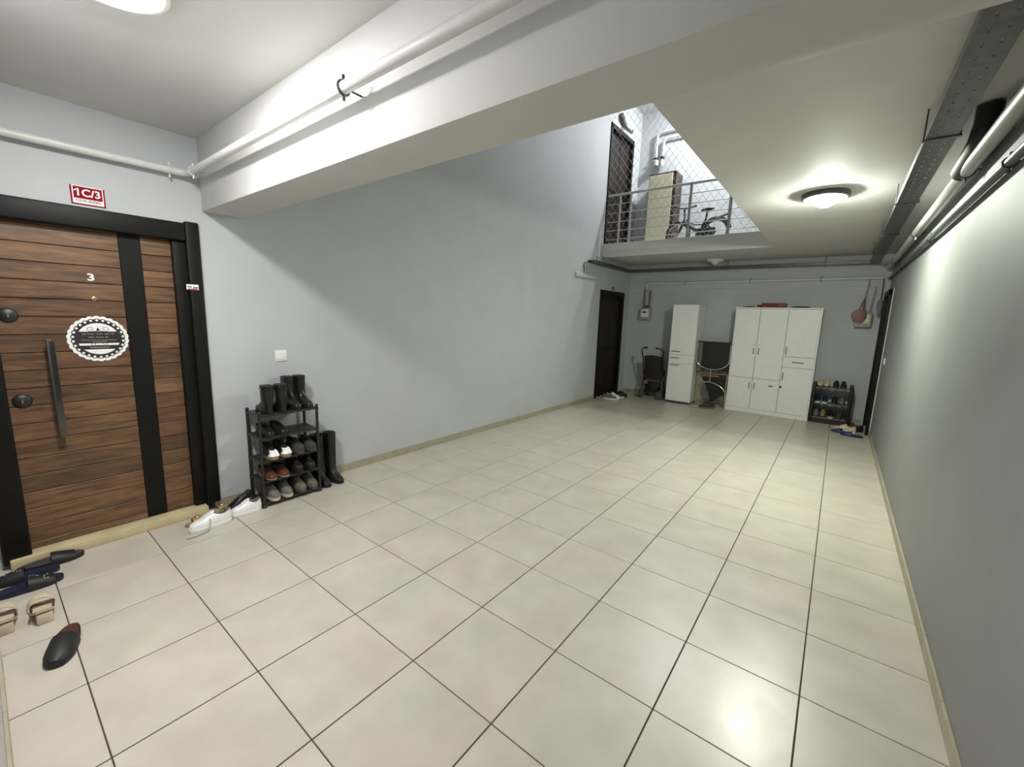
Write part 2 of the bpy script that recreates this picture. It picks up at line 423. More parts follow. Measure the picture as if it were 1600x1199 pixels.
for z0, z1 in ((-0.027, 0.044), (-0.064, -0.040)):
    bm = new(); prism(bm, band(z0, z1, RI+0.004), onleaf, 0.0026, 0.0033); obj('dark_band', bm, M_INK, stk, None)
def scroll(bm, sx, sz, cx, cz):
    pts = []
    for k in range(22):
        t = k/21; a = -PI/2 + t*2.2*PI; rr = 0.016*(1-0.75*t)
        pts.append(onleaf(cx+sx*(0.026+rr*math.cos(a)), cz+sz*(0.008+rr*math.sin(a)), 0.0032))
    pts.insert(0, onleaf(cx, cz-sz*0.004, 0.0032))
    tube(bm, pts, 0.0013, 5)
for sx in (-1, 1):
    bm = new(); scroll(bm, sx*1.2, 1, 0, 0.052); obj('scroll_ornament', bm, M_INK, stk, None)
    bm = new(); scroll(bm, sx*0.9, 0.6, 0, -0.037); obj('scroll_ornament', bm, M_INK, stk, None)
bm = new(); prism(bm, [(-0.008, 0.05), (0.008, 0.05), (0.005, 0.058), (0, 0.070), (-0.005, 0.058)], onleaf, 0.0028, 0.0036); obj('leaf_ornament', bm, M_INK, stk, None)
def squiggle(bm, u0, u1, v, amp, n, r):
    rnd = random.Random(int(v*1e4)+n); pts = []
    for k in range(n+1):
        u = u0+(u1-u0)*k/n
        pts.append(onleaf(u, v+amp*math.sin(k*2.1)*rnd.uniform(0.35, 1), 0.0036))
    tube(bm, pts, r, 4)
bm = new()
for a, b in ((-0.072, -0.056), (-0.05, -0.018), (-0.012, 0.02), (0.026, 0.05), (0.058, 0.07)): squiggle(bm, a, b, 0.029, 0.006, 12, 0.0011)
for a, b in ((-0.045, -0.02), (-0.012, 0.022), (0.03, 0.04)): squiggle(bm, a, b, 0.009, 0.006, 12, 0.0011)
squiggle(bm, -0.078, 0.078, -0.008, 0.0014, 60, 0.0009); squiggle(bm, -0.03, 0.033, -0.017, 0.0014, 26, 0.0009)
squiggle(bm, -0.044, 0.044, -0.052, 0.0045, 56, 0.0013)
obj('script_lines', bm, M_BEIGE, stk, None)

# apartment number plate over the frame
sp = [on_x(x, y, 0.004) for x, y in ((110, 292), (161, 298), (165, 327), (114, 320))]
sy = sum(p.y for p in sp)/4; sz = sum(p.z for p in sp)/4 + 0.008
plate = thing('apartment_sign', 'red and white sign reading 1C/3 above the brown door', 'sign', (0, 0, 0))
def onwall(u, v, d): return Vector((0.0+d, sy+u, sz+v))
bm = new(); box(bm, 0, 0.003, sy-0.072, sy+0.072, sz-0.052, sz+0.052, 0.0008); obj('red_border', bm, M_RED, plate, None)
bm = new(); box(bm, 0.0028, 0.0036, sy-0.065, sy+0.065, sz-0.045, sz+0.052); obj('white_field', bm, M_WHITE, plate, None)
bm = new(); box(bm, 0.0034, 0.0042, sy-0.060, sy+0.060, sz-0.018, sz+0.047); obj('red_field', bm, M_RED, plate, None)
text_mesh('number_text', '1C/3', 0.056, M_WHITE, plate, lambda u, v, d: onwall(u, v+0.0135, 0.0042+d), bold=0.0013, xs=0.98)
bm = new(); prism(bm, [(-0.0475, 0.0345), (-0.0475, 0.0255), (-0.0575, 0.0185), (-0.0575, 0.0255)], lambda u, v, d: onwall(u, v, d), 0.0042, 0.005); obj('numeral_flag', bm, M_WHITE, plate, None)
text_mesh('code_text', 'KOD NO: 4032078521', 0.0175, M_INK, plate, lambda u, v, d: onwall(u, v-0.030, 0.0036+d), bold=0.0003, xs=0.62)

# wall switch
def switch(name, label, p, axis):
    root = thing(name, label, 'switch', (0, 0, 0))
    s = 1 if axis == 'l' else -1
    x0 = 0.0 if axis == 'l' else XR
    bm = new(); box(bm, min(x0, x0+s*0.009), max(x0, x0+s*0.009), p.y-0.045, p.y+0.045, p.z-0.045, p.z+0.045, 0.004, 2); obj('plate', bm, M_WHITE, root)
    bm = new(); box(bm, min(x0+s*0.008, x0+s*0.014), max(x0+s*0.008, x0+s*0.014), p.y-0.026, p.y+0.026, p.z-0.028, p.z+0.028, 0.002); obj('rocker', bm, M_LAM, root)
switch('light_switch', 'white square light switch above the near shoe rack', on_x(439, 556, 0.005), 'l')
switch('light_switch', 'white light switch beside the dark doorway on the right wall', on_x(1382, 565, XR-0.005), 'r')
# ---------------------------------------------------------------- lamps
def ceiling_lamp(label, x, y, z, strength, col, R=0.165, r=0.118, h=0.075, mname=None, drop=0.026, knob=True, rim=None):
    root = thing('ceiling_lamp', label, 'lamp', (x, y, z))
    bm = new(); lathe(bm, [(R, 0.0), (R+0.004, -0.010), (R+0.002, -drop), (R-0.014, -drop-0.004), (r+0.008, -0.030), (r+0.004, -0.026), (0.002, -0.026)], seg=40)
    obj('rim', bm, rim or M_WHITE, root)
    prof = [(r*q, -0.0265-h*(1-q*q)) for q in (1, 0.94, 0.87, 0.78, 0.66, 0.52, 0.36, 0.18, 0.02)]
    bm = new(); lathe(bm, prof, seg=40)
    m = emit(mname, col, strength) if strength else mat('unlit glass', rgb(225, 228, 225), 0.08, var=0.02)
    d = obj('glass_dome', bm, m, root, 60)
    if not knob: return root
    bm = new(); lathe(bm, [(0.011, -0.0265-h+0.002), (0.012, -0.0265-h-0.004), (0.006, -0.0265-h-0.012), (0.001, -0.0265-h-0.014)], seg=16)
    obj('finial', bm, M_CHROME, d)
    return root
ceiling_lamp('lit dome ceiling lamp at the top of the picture by the apartment door', 1.465, 0.262, ZC, LAMP_ENTRY, (1.0, 0.985, 0.97), h=0.034, knob=False, drop=0.03, mname='entry lamp glow')
ceiling_lamp('lit dome ceiling lamp over the middle of the hall', 3.31, 4.36, ZC, LAMP_HALL, (0.95, 1.0, 0.86), h=0.085, drop=0.040, rim=M_GALV, mname='hall lamp glow')
ceiling_lamp('small unlit ceiling lamp under the balcony slab', 1.66, 8.05, ZC, 0, None, R=0.13, r=0.09, h=0.06)
ceiling_lamp('lit ceiling lamp above the upstairs landing', 1.60, 7.75, ZT, LAMP_UPPER, (0.93, 0.97, 1.0), mname='landing lamp glow')

# ---------------------------------------------------------------- gas pipes by the entrance
yp, zp = 0.84, 2.350
gp = thing('gas_pipe', 'white gas pipe bending from above the brown door along the beam', 'pipe')
bm = new(); tube(bm, bend([(0.062, YA, zp-0.01), (0.062, yp, zp), (XR, yp, zp)], 0.07, 8), 0.0225, 16); obj('pipe_run', bm, M_PIPE, gp, 50)
def clamp(parent, c, axis, wall_dir, dist, R=0.026, m=None):
    m = m or M_DKCHROME; dist -= 0.003
    c = Vector(c); wd = Vector(wall_dir); ax = Vector(axis); sd = wd.cross(ax)
    bm = new()
    tube(bm, [c + (wd*math.cos(a)+sd*math.sin(a))*R for a in [2*PI*k/20 for k in range(20)]], 0.004, 6, cyc=True)
    cl = obj('clamp', bm, m, parent)
    for s in (-1, 1):
        bm = new(); cyl(bm, c+sd*s*R, c+sd*s*(R+0.02), 0.006, seg=8); obj('clamp_screw', bm, m, cl)
    bm = new(); cyl(bm, c+wd*R, c+wd*dist, 0.0045, seg=8); obj('rod', bm, m, cl)
pc = on_y(537, 138, yp)
clamp(gp, (pc.x, yp, zp), (1, 0, 0), (0, 1, 0), 0.92-yp)
clamp(gp, (0.17, yp, zp), (1, 0, 0), (0, 1, 0), 0.92-yp, m=M_PIPE)
clamp(gp, (0.062, on_x(264, 262, 0.062).y, zp), (0, 1, 0), (-1, 0, 0), 0.062, m=M_PIPE)

# right wall pipes
rp = thing('gas_pipe', 'thick white pipe, greyed for shade, under the ceiling on the right wall', 'pipe')
bm = new(); tube(bm, [(3.99, YV0, 2.385), (3.99, 4.0, 2.385), (3.99, 8.2, 2.385)], 0.034, 16); obj('pipe_run', bm, mat('grey pipe with shade tone', rgb(164, 165, 161), 0.4, var=0.05), rp, 50)  # white pipe coloured grey, the lack of light put into its colour
for yy in (3.35, 5.32, 7.3): clamp(rp, (3.99, yy, 2.385), (0, 1, 0), (1, 0, 0), 0.06, 0.037)
bm = new(); tube(bm, bend([(3.985, 3.42, 2.40), (3.985, 3.02, 2.45), (3.985, 3.01, ZC-0.006)], 0.06, 6), 0.052, 14); obj('dark_patch_stub', bm, M_RUBBER, rp, 50)  # dark bent stub added to fill a dark patch below the ceiling
rp2 = thing('conduit_pipe', 'thinner dark conduit below the thick pipe on the right wall', 'pipe')
bm = new(); tube(bm, [(4.018, YV0, 2.20), (4.018, 8.25, 2.24)], 0.02, 12); obj('pipe_run', bm, mat('dark conduit', rgb(70, 72, 70), 0.4), rp2, 50)
for yy in (2.6, 4.6, 6.6): clamp(rp2, (4.018, yy, 2.2+0.04*(yy-1.17)/7.1), (0, 1, 0), (1, 0, 0), 0.032, 0.022)

# ---------------------------------------------------------------- cable trays
def tray(label, p0, p1, w=0.115, hgt=0.05, hang=1.4):
    p0, p1 = Vector(p0), Vector(p1); d = (p1-p0); Ln = d.length; d.normalize(); s = Vector((-d.y, d.x, 0))
    root = thing('cable_tray', label, 'cable tray')
    F = Matrix(((d.x, s.x, 0, p0.x), (d.y, s.y, 0, p0.y), (0, 0, 1, p0.z), (0, 0, 0, 1)))
    for sg in (-1, 1):
        bm = new(); box(bm, 0, Ln, sg*w/2-0.002, sg*w/2+0.002, 0, hgt, M=F); box(bm, 0, Ln, sg*w/2-0.002, sg*(w/2-0.012), hgt-0.003, hgt, M=F)
        obj('side_rail', bm, M_GALV, root, None)
    bm = new(); n = max(2, int(Ln/0.09)); hb_ = 0.031
    for k in range(n+1):
        x = Ln*k/n; xa, xb = max(0.0, x-hb_), min(Ln, x+hb_)
        box(bm, xa, xb, -w/2+0.002, w/2-0.002, 0.0, 0.003, M=F)
        if k < n:
            xn = Ln*(k+1)/n-hb_
            for a, b in ((-w/2+0.002, -w/2+0.032), (-0.020, 0.020), (w/2-0.032, w/2-0.002)): box(bm, xb, xn, a, b, 0.0, 0.003, M=F)
    obj('slotted_base', bm, M_GALV, root, None)
    k = 0.35
    while k < Ln:
        c = F @ Vector((k, 0, 0)); bm = new()
        for sg in (-1, 1): cyl(bm, c+s*sg*(w/2+0.008), Vector((c.x, c.y, ZC))+s*sg*(w/2+0.008), 0.004, seg=6)
        box(bm, k-0.012, k+0.012, -w/2-0.014, w/2+0.014, -0.006, -0.001, M=F)
        obj('hanger', bm, M_GALV, root, None); k += hang
    return root
ZTR = 2.452
tray('perforated metal cable tray running down the right side of the ceiling', (3.825, YV0+0.01, ZTR), (3.825, 8.13, ZTR))
tray('metal cable tray crossing above the end wall', (0.08, 8.19, ZTR), (3.88, 8.19, ZTR))
tray('short metal cable tray above the dark doorway on the left wall', (0.075, 6.42, ZTR-0.01), (0.075, 8.12, ZTR-0.01), w=0.09)
bm = new(); tube(bm, bend([(0.02, 6.31, 2.27), (0.02, 6.31, 2.44), (0.06, 6.44, 2.452)], 0.04), 0.007, 8); o = obj('cable', bm, M_BPLAS)
tag(o, 'thin dark cable dropping from the end of the left cable tray', 'cable')
bm = new(); box(bm, 0.0, 0.02, 6.06, 7.0, 2.19, 2.265, 0.006, 2); o = obj('cable_duct', bm, M_WALL)
tag(o, 'grey painted cable duct on the left wall below the tray', 'duct')

# ---------------------------------------------------------------- end wall pipes and meters
bp_ = thing('gas_pipe', 'grey pipe along the top of the end wall bending down to the left meter', 'pipe')
bm = new(); tube(bm, bend([(0.36, 8.31, 2.135), (0.36, 8.31, 2.235), (3.955, 8.31, 2.255)], 0.07, 6), 0.019, 12); obj('pipe_run', bm, M_PIPE, bp_, 50)
for xx in (1.1, 2.2, 3.2): clamp(bp_, (xx, 8.31, 2.24+(xx-0.36)*0.0056), (1, 0, 0), (0, 1, 0), 0.04, 0.021)
bm = new(); tube(bm, [(0.02, 8.342, 2.118), (3.9, 8.342, 2.108)], 0.008, 8); o = obj('wire_conduit', bm, M_PIPE, smooth=50)
tag(o, 'thin straight wire conduit along the end wall', 'conduit')
def meter(label, x0, x1, z0, z1, face, parts):
    root = thing('gas_meter', label, 'meter')
    bm = new(); box(bm, x0, x1, 8.22, 8.335, z0, z1, 0.012, 2); obj('body', bm, mat('meter grey', rgb(168, 168, 160), 0.45), root)
    bm = new(); box(bm, x0+0.03, x1-0.03, 8.214, 8.222, z0+0.05, z1-0.03, 0.004); f = obj('face', bm, face, root)
    bm = new(); box(bm, (x0+x1)/2-0.045, (x0+x1)/2+0.03, 8.211, 8.2145, z1-0.10, z1-0.065); obj('counter_window', bm, M_BPLAS, f, None)
    return root
ml = meter('white gas meter hanging from pipes beside the left doorway', 0.305, 0.505, 1.525, 1.755, M_WHITE, 0)
M_OLIVE = mat('brass hose', rgb(120, 106, 66), 0.5, 0.2)
for xx, zz in ((0.355, 2.13), (0.465, 2.10)):
    bm = new(); tube(bm, [(xx, 8.28, 1.75), (xx+0.004, 8.285, 1.95), (xx, 8.29, zz)], 0.013, 10); obj('riser', bm, M_OLIVE, ml, 50)
bm = new(); lathe(bm, [(0.02, 0), (0.028, 0.01), (0.028, 0.04), (0.018, 0.055)], (0.405, 8.27, 1.755), 16); obj('regulator', bm, M_BROWN, ml)
mr_ = meter('cream gas meter on the end wall beside the right doorway', 3.70, 3.90, 1.52, 1.74, mat('meter cream', rgb(228, 222, 200), 0.5), 0)
for pts in ([(3.76, 8.29, 1.74), (3.785, 8.29, 2.0), (3.80, 8.29, 2.235)], [(3.86, 8.29, 1.74), (3.89, 8.29, 2.12)]):
    bm = new(); tube(bm, pts, 0.011, 10); obj('riser', bm, MATS['grey pipe with shade tone'], mr_, 50)
# cloth bag and umbrella hanging there
bag = thing('cloth_bag', 'dusty pink cloth bag hanging in front of the right gas meter', 'bag')
def blob(bm, c, prof, dep, seg=20):
    """prof: list of (z, half width, x offset)"""
    rings = []
    for z, hw, xo in prof:
        rings.append([Vector((c[0]+xo+hw*math.cos(2*PI*k/seg), c[1]+dep*min(1, hw/0.05)*math.sin(2*PI*k/seg), c[2]+z)) for k in range(seg)])
    loft(bm, rings)
bm = new(); blob(bm, (3.735, 8.16, 1.58), [(0, 0.02, 0.02), (0.03, 0.06, 0.01), (0.08, 0.085, 0), (0.13, 0.09, 0), (0.17, 0.075, 0.01), (0.195, 0.05, 0.02), (0.20, 0.02, 0.03)], 0.038); obj('sack', bm, mat('pink cloth', rgb(150, 118, 112), 0.9, bump=0.3, bscale=30), bag, 60)
for dx in (-0.02, 0.03):
    bm = new(); tube(bm, [(3.75+dx, 8.16, 1.77), (3.765+dx*0.6, 8.2, 1.86), (3.782, 8.272, 1.95)], 0.008, 6); obj('strap', bm, mat('brown strap', rgb(122, 96, 48), 0.8), bag)
um = thing('folded_umbrella', 'grey folded umbrella hanging beside the right doorway', 'umbrella')
bm = new(); blob(bm, (3.965, 8.26, 1.66), [(0, 0.006, 0), (0.06, 0.022, 0), (0.16, 0.036, 0), (0.24, 0.034, 0), (0.28, 0.015, 0)], 0.03); obj('canopy', bm, mat('grey nylon', rgb(120, 122, 122), 0.5, var=0.2), um, 60)
bm = new(); tube(bm, bend([(3.965, 8.26, 1.93), (3.965, 8.26, 2.1), (3.965, 8.30, 2.24)], 0.04), 0.006, 8); obj('shaft', bm, M_BPLAS, um)

# ---------------------------------------------------------------- far doors
M_FARD = mat('very dark brown door', rgb(20, 16, 15), 0.5, var=0.35, scale=5, spec=0.25)
M_FARP = mat('dark carved panel', rgb(34, 25, 22), 0.5, var=0.4, scale=5, spec=0.25)
def panel_door(name, label, x0, sgn, y0, y1, z0, z1, frame, swing_panels):
    """door in a wall along y; sgn = direction the face looks"""
    d = struct(name, label=label, cat='door')
    def B(a, b, *q):
        bm = new(); box(bm, min(x0+sgn*a, x0+sgn*b), max(x0+sgn*a, x0+sgn*b), *q); return bm
    obj('leaf', B(-0.09, -0.05, y0+0.05, y1-0.05, z0+0.004, z1-0.05, 0.002), M_FARD, d)
    n = swing_panels; wv = (y1-y0-0.16)/n
    for k in range(n):
        a = y0+0.08+k*wv
        for c0, c1 in ((0.12, 0.9), (0.98, z1-z0-0.14)):
            obj('raised_panel', B(-0.052, -0.036, a+0.015, a+wv-0.015, z0+c0, z0+c1, 0.008), M_FARP, d)
    for a, b in ((y0, y0+0.06), (y1-0.06, y1)):
        obj('jamb', B(-0.10, frame, a, b, z0+0.001, z1, 0.004), M_FARD, d)
    obj('lintel', B(-0.10, frame, y0, y1, z1-0.06, z1+0.02, 0.004), M_FARD, d)
    h = obj('handle', B(-0.036, -0.01, y0+0.10, y0+0.125, z0+0.95, z0+1.13, 0.004), M_DKCHROME, d)
    return d
panel_door('door_2', 'very dark brown door at the far end of the left wall', 0.0, 1, 7.01, 8.07, 0.0, 2.02, 0.02, 2)
panel_door('door_3', 'dark brown upstairs door behind the safety net', 0.0, 1, 7.01, 8.01, ZU, ZU+2.02, 0.02, 2)
panel_door('door_4', 'dark door at the far end of the right wall', XR, -1, 7.53, 8.33, 0.0, 2.02, 0.05, 2)
bm = new(); box(bm, XR-0.012, XR, 7.502, 7.529, 0.0, 2.05, 0.003); struct('trim_3', bm, M_PIPE, 'pale trim beside the dark door on the right wall')

# ---------------------------------------------------------------- balcony railing, net and upstairs things
rail = thing('balcony_railing', 'grey metal railing along the upstairs balcony edge', 'railing', (0, 0, 0))
YR = 7.06
M_RAIL = mat('railing grey paint', rgb(176, 176, 172), 0.4, 0.2)
zr = 3.655
bm = new(); tube(bm, [(0.0, YR, zr), (XV+0.5, YR, zr)], 0.021, 12); obj('handrail', bm, M_RAIL, rail, 50)
for k in range(5):
    z = ZU+0.09+k*0.148
    bm = new(); cyl(bm, (0.0, YR, z), (XV+0.5, YR, z), 0.007, seg=8); obj('bar', bm, M_RAIL, rail, 50)
for x, hw in ((0.245, 0.014), (0.44, 0.014), (1.425, 0.019), (2.015, 0.021), (2.62, 0.021)):
    bm = new(); box(bm, x-hw, x+hw, YR-0.014, YR+0.014, ZU-0.0, zr-0.008, 0.003); obj('post', bm, M_RAIL, rail)
# net of knotted cord, one object
bm = new()
YNET, dw, dh, zt_, x1_ = 7.025, 0.115, 0.155, ZT-0.02, XV
n = 0
for sgn in (-1, 1):
    k = -40
    while k < 60:
        # line x = x0 + sgn*(z-ZU)*dw/dh
        xs0 = k*dw; k += 1
        slope = sgn*dw/dh
        za, zb_ = ZU+0.012, zt_
        xa, xb = xs0, xs0+slope*(zb_-za)
        ta, tb = 0.0, 1.0
        if xb != xa:
            lo, hi = (0.005-xa)/(xb-xa), (x1_-xa)/(xb-xa)
            if lo > hi: lo, hi = hi, lo
            ta, tb = max(ta, lo), min(tb, hi)
        if tb-ta < 0.01: continue
        off = 0.001*sgn
        pts = [(xa+(xb-xa)*t, YNET+off, za+(zb_-za)*t) for t in (ta, tb)]
        tube(bm, pts, 0.0023, 4)
o = obj('safety_net', bm, mat('net cord', rgb(172, 170, 164), 0.8), smooth=None); o['kind'] = 'stuff'
tag(o, 'pale diamond mesh safety net stretched over the balcony opening', 'net')

cb = thing('tall_cupboard', 'narrow cream fronted cupboard with dark sides on the upstairs landing', 'cupboard')
cx0, cx1, cy0, cz1 = 0.375, 0.875, 7.96, 4.19
bm = new(); box(bm, cx0, cx1, cy0, YB-0.02, ZU, cz1, 0.004); obj('body', bm, M_DKBROWN, cb)
M_CREAM = mat('cream panel', rgb(206, 202, 176), 0.5, var=0.04)
bm = new(); box(bm, cx0+0.012, cx1-0.055, cy0-0.016, cy0+0.001, ZU+0.02, cz1-0.03, 0.003); obj('front_panel', bm, M_CREAM, cb)

def wheel(parent, c, R, axis='y'):
    bm = new(); tube(bm, [Vector((c[0]+R*math.cos(a), c[1], c[2]+R*math.sin(a))) for a in [2*PI*k/28 for k in range(28)]], 0.027, 8, cyc=True)
    t = obj('tyre', bm, M_RUBBER, parent, 60)
    bm = new(); tube(bm, [Vector((c[0]+(R-0.022)*math.cos(a), c[1], c[2]+(R-0.022)*math.sin(a))) for a in [2*PI*k/28 for k in range(28)]], 0.007, 6, cyc=True)
    obj('rim', bm, M_CHROME, t, 60)
    for k in range(10):
        a = 2*PI*k/10; bm = new(); cyl(bm, c, (c[0]+(R-0.024)*math.cos(a), c[1], c[2]+(R-0.024)*math.sin(a)), 0.002, seg=4); obj('spoke', bm, M_CHROME, t, None)
    bm = new(); cyl(bm, (c[0], c[1]-0.03, c[2]), (c[0], c[1]+0.03, c[2]), 0.014, seg=10); obj('hub', bm, M_DKCHROME, t)
bk = thing('childs_bicycle', 'small black bicycle parked behind the upstairs railing', 'bicycle')
by = 7.75; R = 0.19; fw = Vector((1.06, by, ZU+R+0.02)); rw = Vector((1.68, by, ZU+R+0.02))
wheel(bk, fw, R); wheel(bk, rw, R)
hd = Vector((1.155, by, ZU+0.47)); bb = Vector((1.42, by, ZU+0.2)); st = Vector((1.50, by, ZU+0.40))
bm = new(); tube(bm, [fw+Vector((0, 0.035, 0)), hd+Vector((-0.02, 0.03, -0.08)), hd], 0.012, 8); tube(bm, [fw-Vector((0, 0.035, 0)), hd+Vector((-0.02, -0.03, -0.08)), hd], 0.012, 8); obj('fork', bm, M_BPLAS, bk)
bm = new(); tube(bm, [hd+Vector((0, 0, -0.06)), bb], 0.030, 10); tube(bm, [bb, st], 0.020, 8); tube(bm, [bb, rw], 0.016, 8); tube(bm, [st-Vector((0, 0, .05)), rw], 0.014, 8); tube(bm, [hd+Vector((.02, 0, -.03)), (hd+st)/2-Vector((0, 0, 0.09)), st-Vector((0, 0, 0.06))], 0.011, 8); obj('frame', bm, M_BPLAS, bk)
bm = new(); tube(bm, [hd, hd+Vector((-0.015, 0, 0.17))], 0.016, 8); obj('stem', bm, M_DKCHROME, bk)
ht = hd+Vector((-0.015, 0, 0.17))
bm = new(); tube(bm, [ht+Vector((-0.15, -0.06, 0.03)), ht+Vector((-0.06, -0.02, 0)), ht, ht+Vector((0.06, 0.02, 0)), ht+Vector((0.15, 0.06, 0.03))], 0.014, 8); hb = obj('handlebar', bm, M_BPLAS, bk)
for s in (-1, 1):
    bm = new(); cyl(bm, ht+Vector((0.11*s, 0.044*s, 0.021)), ht+Vector((0.18*s, 0.07*s, 0.04)), 0.017, seg=10); obj('grip', bm, M_RUBBER, hb)
bm = new(); cyl(bm, st-Vector((0, 0, 0.03)), st+Vector((0.02, 0, 0.15)), 0.016, seg=8); obj('seat_post', bm, M_BPLAS, bk)
bm = new(); blob(bm, (st.x+0.02, by, st.z+0.145), [(0, 0.05, 0), (0.02, 0.10, 0.0), (0.04, 0.11, 0.005), (0.052, 0.08, 0.01), (0.056, 0.02, 0.01)], 0.035); obj('saddle', bm, M_BLEATH, bk, 60)
bm = new(); box(bm, bb.x-0.05, rw.x, by-0.045, by-0.035, bb.z-0.05, bb.z+0.075, 0.004); obj('chain_guard', bm, M_BPLAS, bk)
bm = new(); tube(bm, [rw+Vector(((R+0.035)*math.cos(a), 0, (R+0.035)*math.sin(a))) for a in [PI*(0.05+0.75*k/12) for k in range(13)]], 0.020, 6); obj('mudguard', bm, M_BPLAS, bk)
bm = new(); tube(bm, [st+Vector((0.04, 0, -0.02)), rw+Vector((0.17, 0, R+0.075))], 0.018, 6); obj('rear_rack', bm, M_BPLAS, bk)

up = thing('gas_pipe', 'pair of white bent pipes with dark valves on the upstairs wall', 'pipe')
for x, zt2 in ((0.345, 5.03), (0.475, 4.90)):
    bm = new(); tube(bm, bend([(x, 8.30, 4.60), (x, 8.30, zt2), (2.6, 8.30, zt2+0.03)], 0.09, 6), 0.02, 12); obj('pipe_run', bm, M_PIPE, up, 50)
    bm = new(); lathe(bm, [(0.026, 0), (0.034, 0.01), (0.034, 0.05), (0.026, 0.06)], (x, 8.30, 4.54), 14); vv = obj('valve', bm, M_BPLAS, up)
    bm = new(); cyl(bm, (x-0.07, 8.27, 4.575), (x+0.02, 8.27, 4.575), 0.009, seg=8); obj('lever', bm, M_BPLAS, vv)
bm = new(); lathe(bm, [(0.02, 0), (0.036, 0.03), (0.036, 0.10), (0.02, 0.13)], (0.475, 8.28, 4.41), 16); obj('regulator', bm, M_WHITE, up)
bm = new(); lathe(bm, [(0.03, 0), (0.06, 0.02), (0.06, 0.11), (0.03, 0.13)], (0.36, 8.26, 4.41), 16); obj('meter_body', bm, mat('meter grey', rgb(168, 168, 160), 0.45), up)
ct = thing('cable_bundle', 'dark tangled cable bundle on the wall above the upstairs door', 'cables')
pts = [on_x(x, y, 0.03) for x, y in ((970, 179), (972, 186), (975, 194), (980, 200), (988, 208), (989, 203))]
bm = new(); tube(bm, pts, [0.05, 0.06, 0.045, 0.02, 0.014, 0.012], 8); obj('cable_run', bm, mat('dirty cable', rgb(92, 90, 86), 0.8, var=0.6, scale=30), ct)
p = on_x(973, 203, 0.01); bm = new(); box(bm, 0.0, 0.012, p.y-0.05, p.y+0.05, p.z-0.03, p.z+0.03); o = obj('number_plate', bm, M_TAN, smooth=None); tag(o, 'small tan number plate above the upstairs door', 'sign')
p2 = on_x(973, 456-6, 0.01)
bm = new(); box(bm, 0.0, 0.01, 7.48, 7.58, 2.06, 2.12, 0.002); o = obj('number_plate', bm, M_GREYF, smooth=None); tag(o, 'small grey number plate above the far left door', 'sign')

# ---------------------------------------------------------------- white wardrobe
def handle_bar(parent, x, z, y, vert, L=0.10, m=None):
    bm = new()
    if vert: tube(bm, bend([(x, y, z-L/2), (x, y-0.022, z-L/2), (x, y-0.022, z+L/2), (x, y, z+L/2)], 0.012, 3), 0.0055, 8)
    else: tube(bm, bend([(x-L/2, y, z), (x-L/2, y-0.022, z), (x+L/2, y-0.022, z), (x+L/2, y, z)], 0.012, 3), 0.0055, 8)
    obj('handle', bm, m or M_DKCHROME, parent)
wr = thing('wardrobe', 'wide white three-column storage cabinet with doors and drawer', 'cabinet')
wx0, wx1, wy, wz = 2.100, 3.300, 7.965, 1.785
bm = new(); box(bm, wx0, wx1, wy, YB-0.03, 0, wz-0.018, 0.002); obj('body', bm, M_GAP, wr)
for a, b in ((wx0, wx0+0.016), (wx1-0.016, wx1)):
    bm = new(); box(bm, a-0.001, b+0.001, wy-0.019, YB-0.029, 0.001, wz-0.018); obj('side_panel', bm, M_LAM, wr, None)
bm = new(); box(bm, wx0-0.006, wx1+0.006, wy-0.024, YB-0.028, wz-0.018, wz, 0.002); obj('top_panel', bm, M_LAM, wr)
bm = new(); box(bm, wx0+0.0155, wx1-0.0155, wy-0.014, wy+0.002, 0.0, 0.068); obj('plinth', bm, M_LAM, wr, None)
c1, c2 = wx0+0.306*1.2, wx0+0.636*1.2
def front(name, x0, x1, z0, z1):
    bm = new(); box(bm, x0+0.003, x1-0.003, wy-0.018, wy+0.001, z0+0.003, z1-0.003, 0.0015); return obj(name, bm, M_LAM, wr)
fx = wx0+0.016; fx1 = wx1-0.016
d = front('door', fx, c1, 0.60, wz-0.02); handle_bar(d, c1-0.035, 1.06, wy-0.018, True)
bm = new(); cyl(bm, (c1-0.035, wy-0.018, 1.16), (c1-0.035, wy-0.026, 1.16), 0.012, seg=12); obj('lock', bm, M_CHROME, d)
d = front('door', c1, c2, 0.60, wz-0.02); handle_bar(d, c1+0.04, 1.06, wy-0.018, True)
bm = new(); cyl(bm, (c1+0.04, wy-0.018, 1.16), (c1+0.04, wy-0.026, 1.16), 0.012, seg=12); obj('lock', bm, M_CHROME, d)
d = front('door', c2, fx1, 1.005, wz-0.02); handle_bar(d, c2+0.03, 1.10, wy-0.018, True, 0.12)
d = front('drawer', c2, fx1, 0.83, 1.005); handle_bar(d, (c2+fx1)/2, 0.92, wy-0.018, False, 0.15)
d = front('door', fx, c1, 0.07, 0.60); handle_bar(d, c1-0.035, 0.47, wy-0.018, True)
d = front('door', c1, c2, 0.07, 0.60); handle_bar(d, c1+0.04, 0.47, wy-0.018, True)
bm = new(); box(bm, c2-0.15, c2-0.09, wy-0.0195, wy-0.0175, 0.485, 0.503, M=None); obj('scuff', bm, M_DKGREY, d, None)
d = front('door', c2, fx1, 0.07, 0.83); handle_bar(d, c2+0.03, 0.68, wy-0.018, True, 0.12)
bm = new(); cyl(bm, (c2+0.02, wy-0.0175, 0.50), (c2+0.02, wy-0.0195, 0.50), 0.018, seg=10); obj('scuff', bm, M_DKGREY, d, None)
rb = thing('red_case', 'dark red case lying on top of the wide white cabinet', 'case')
bm = new(); box(bm, 2.46, 2.80, 8.0, 8.2, wz, wz+0.075, 0.008, 2); obj('case_body', bm, mat('dark red case', rgb(128, 28, 34), 0.5), rb)
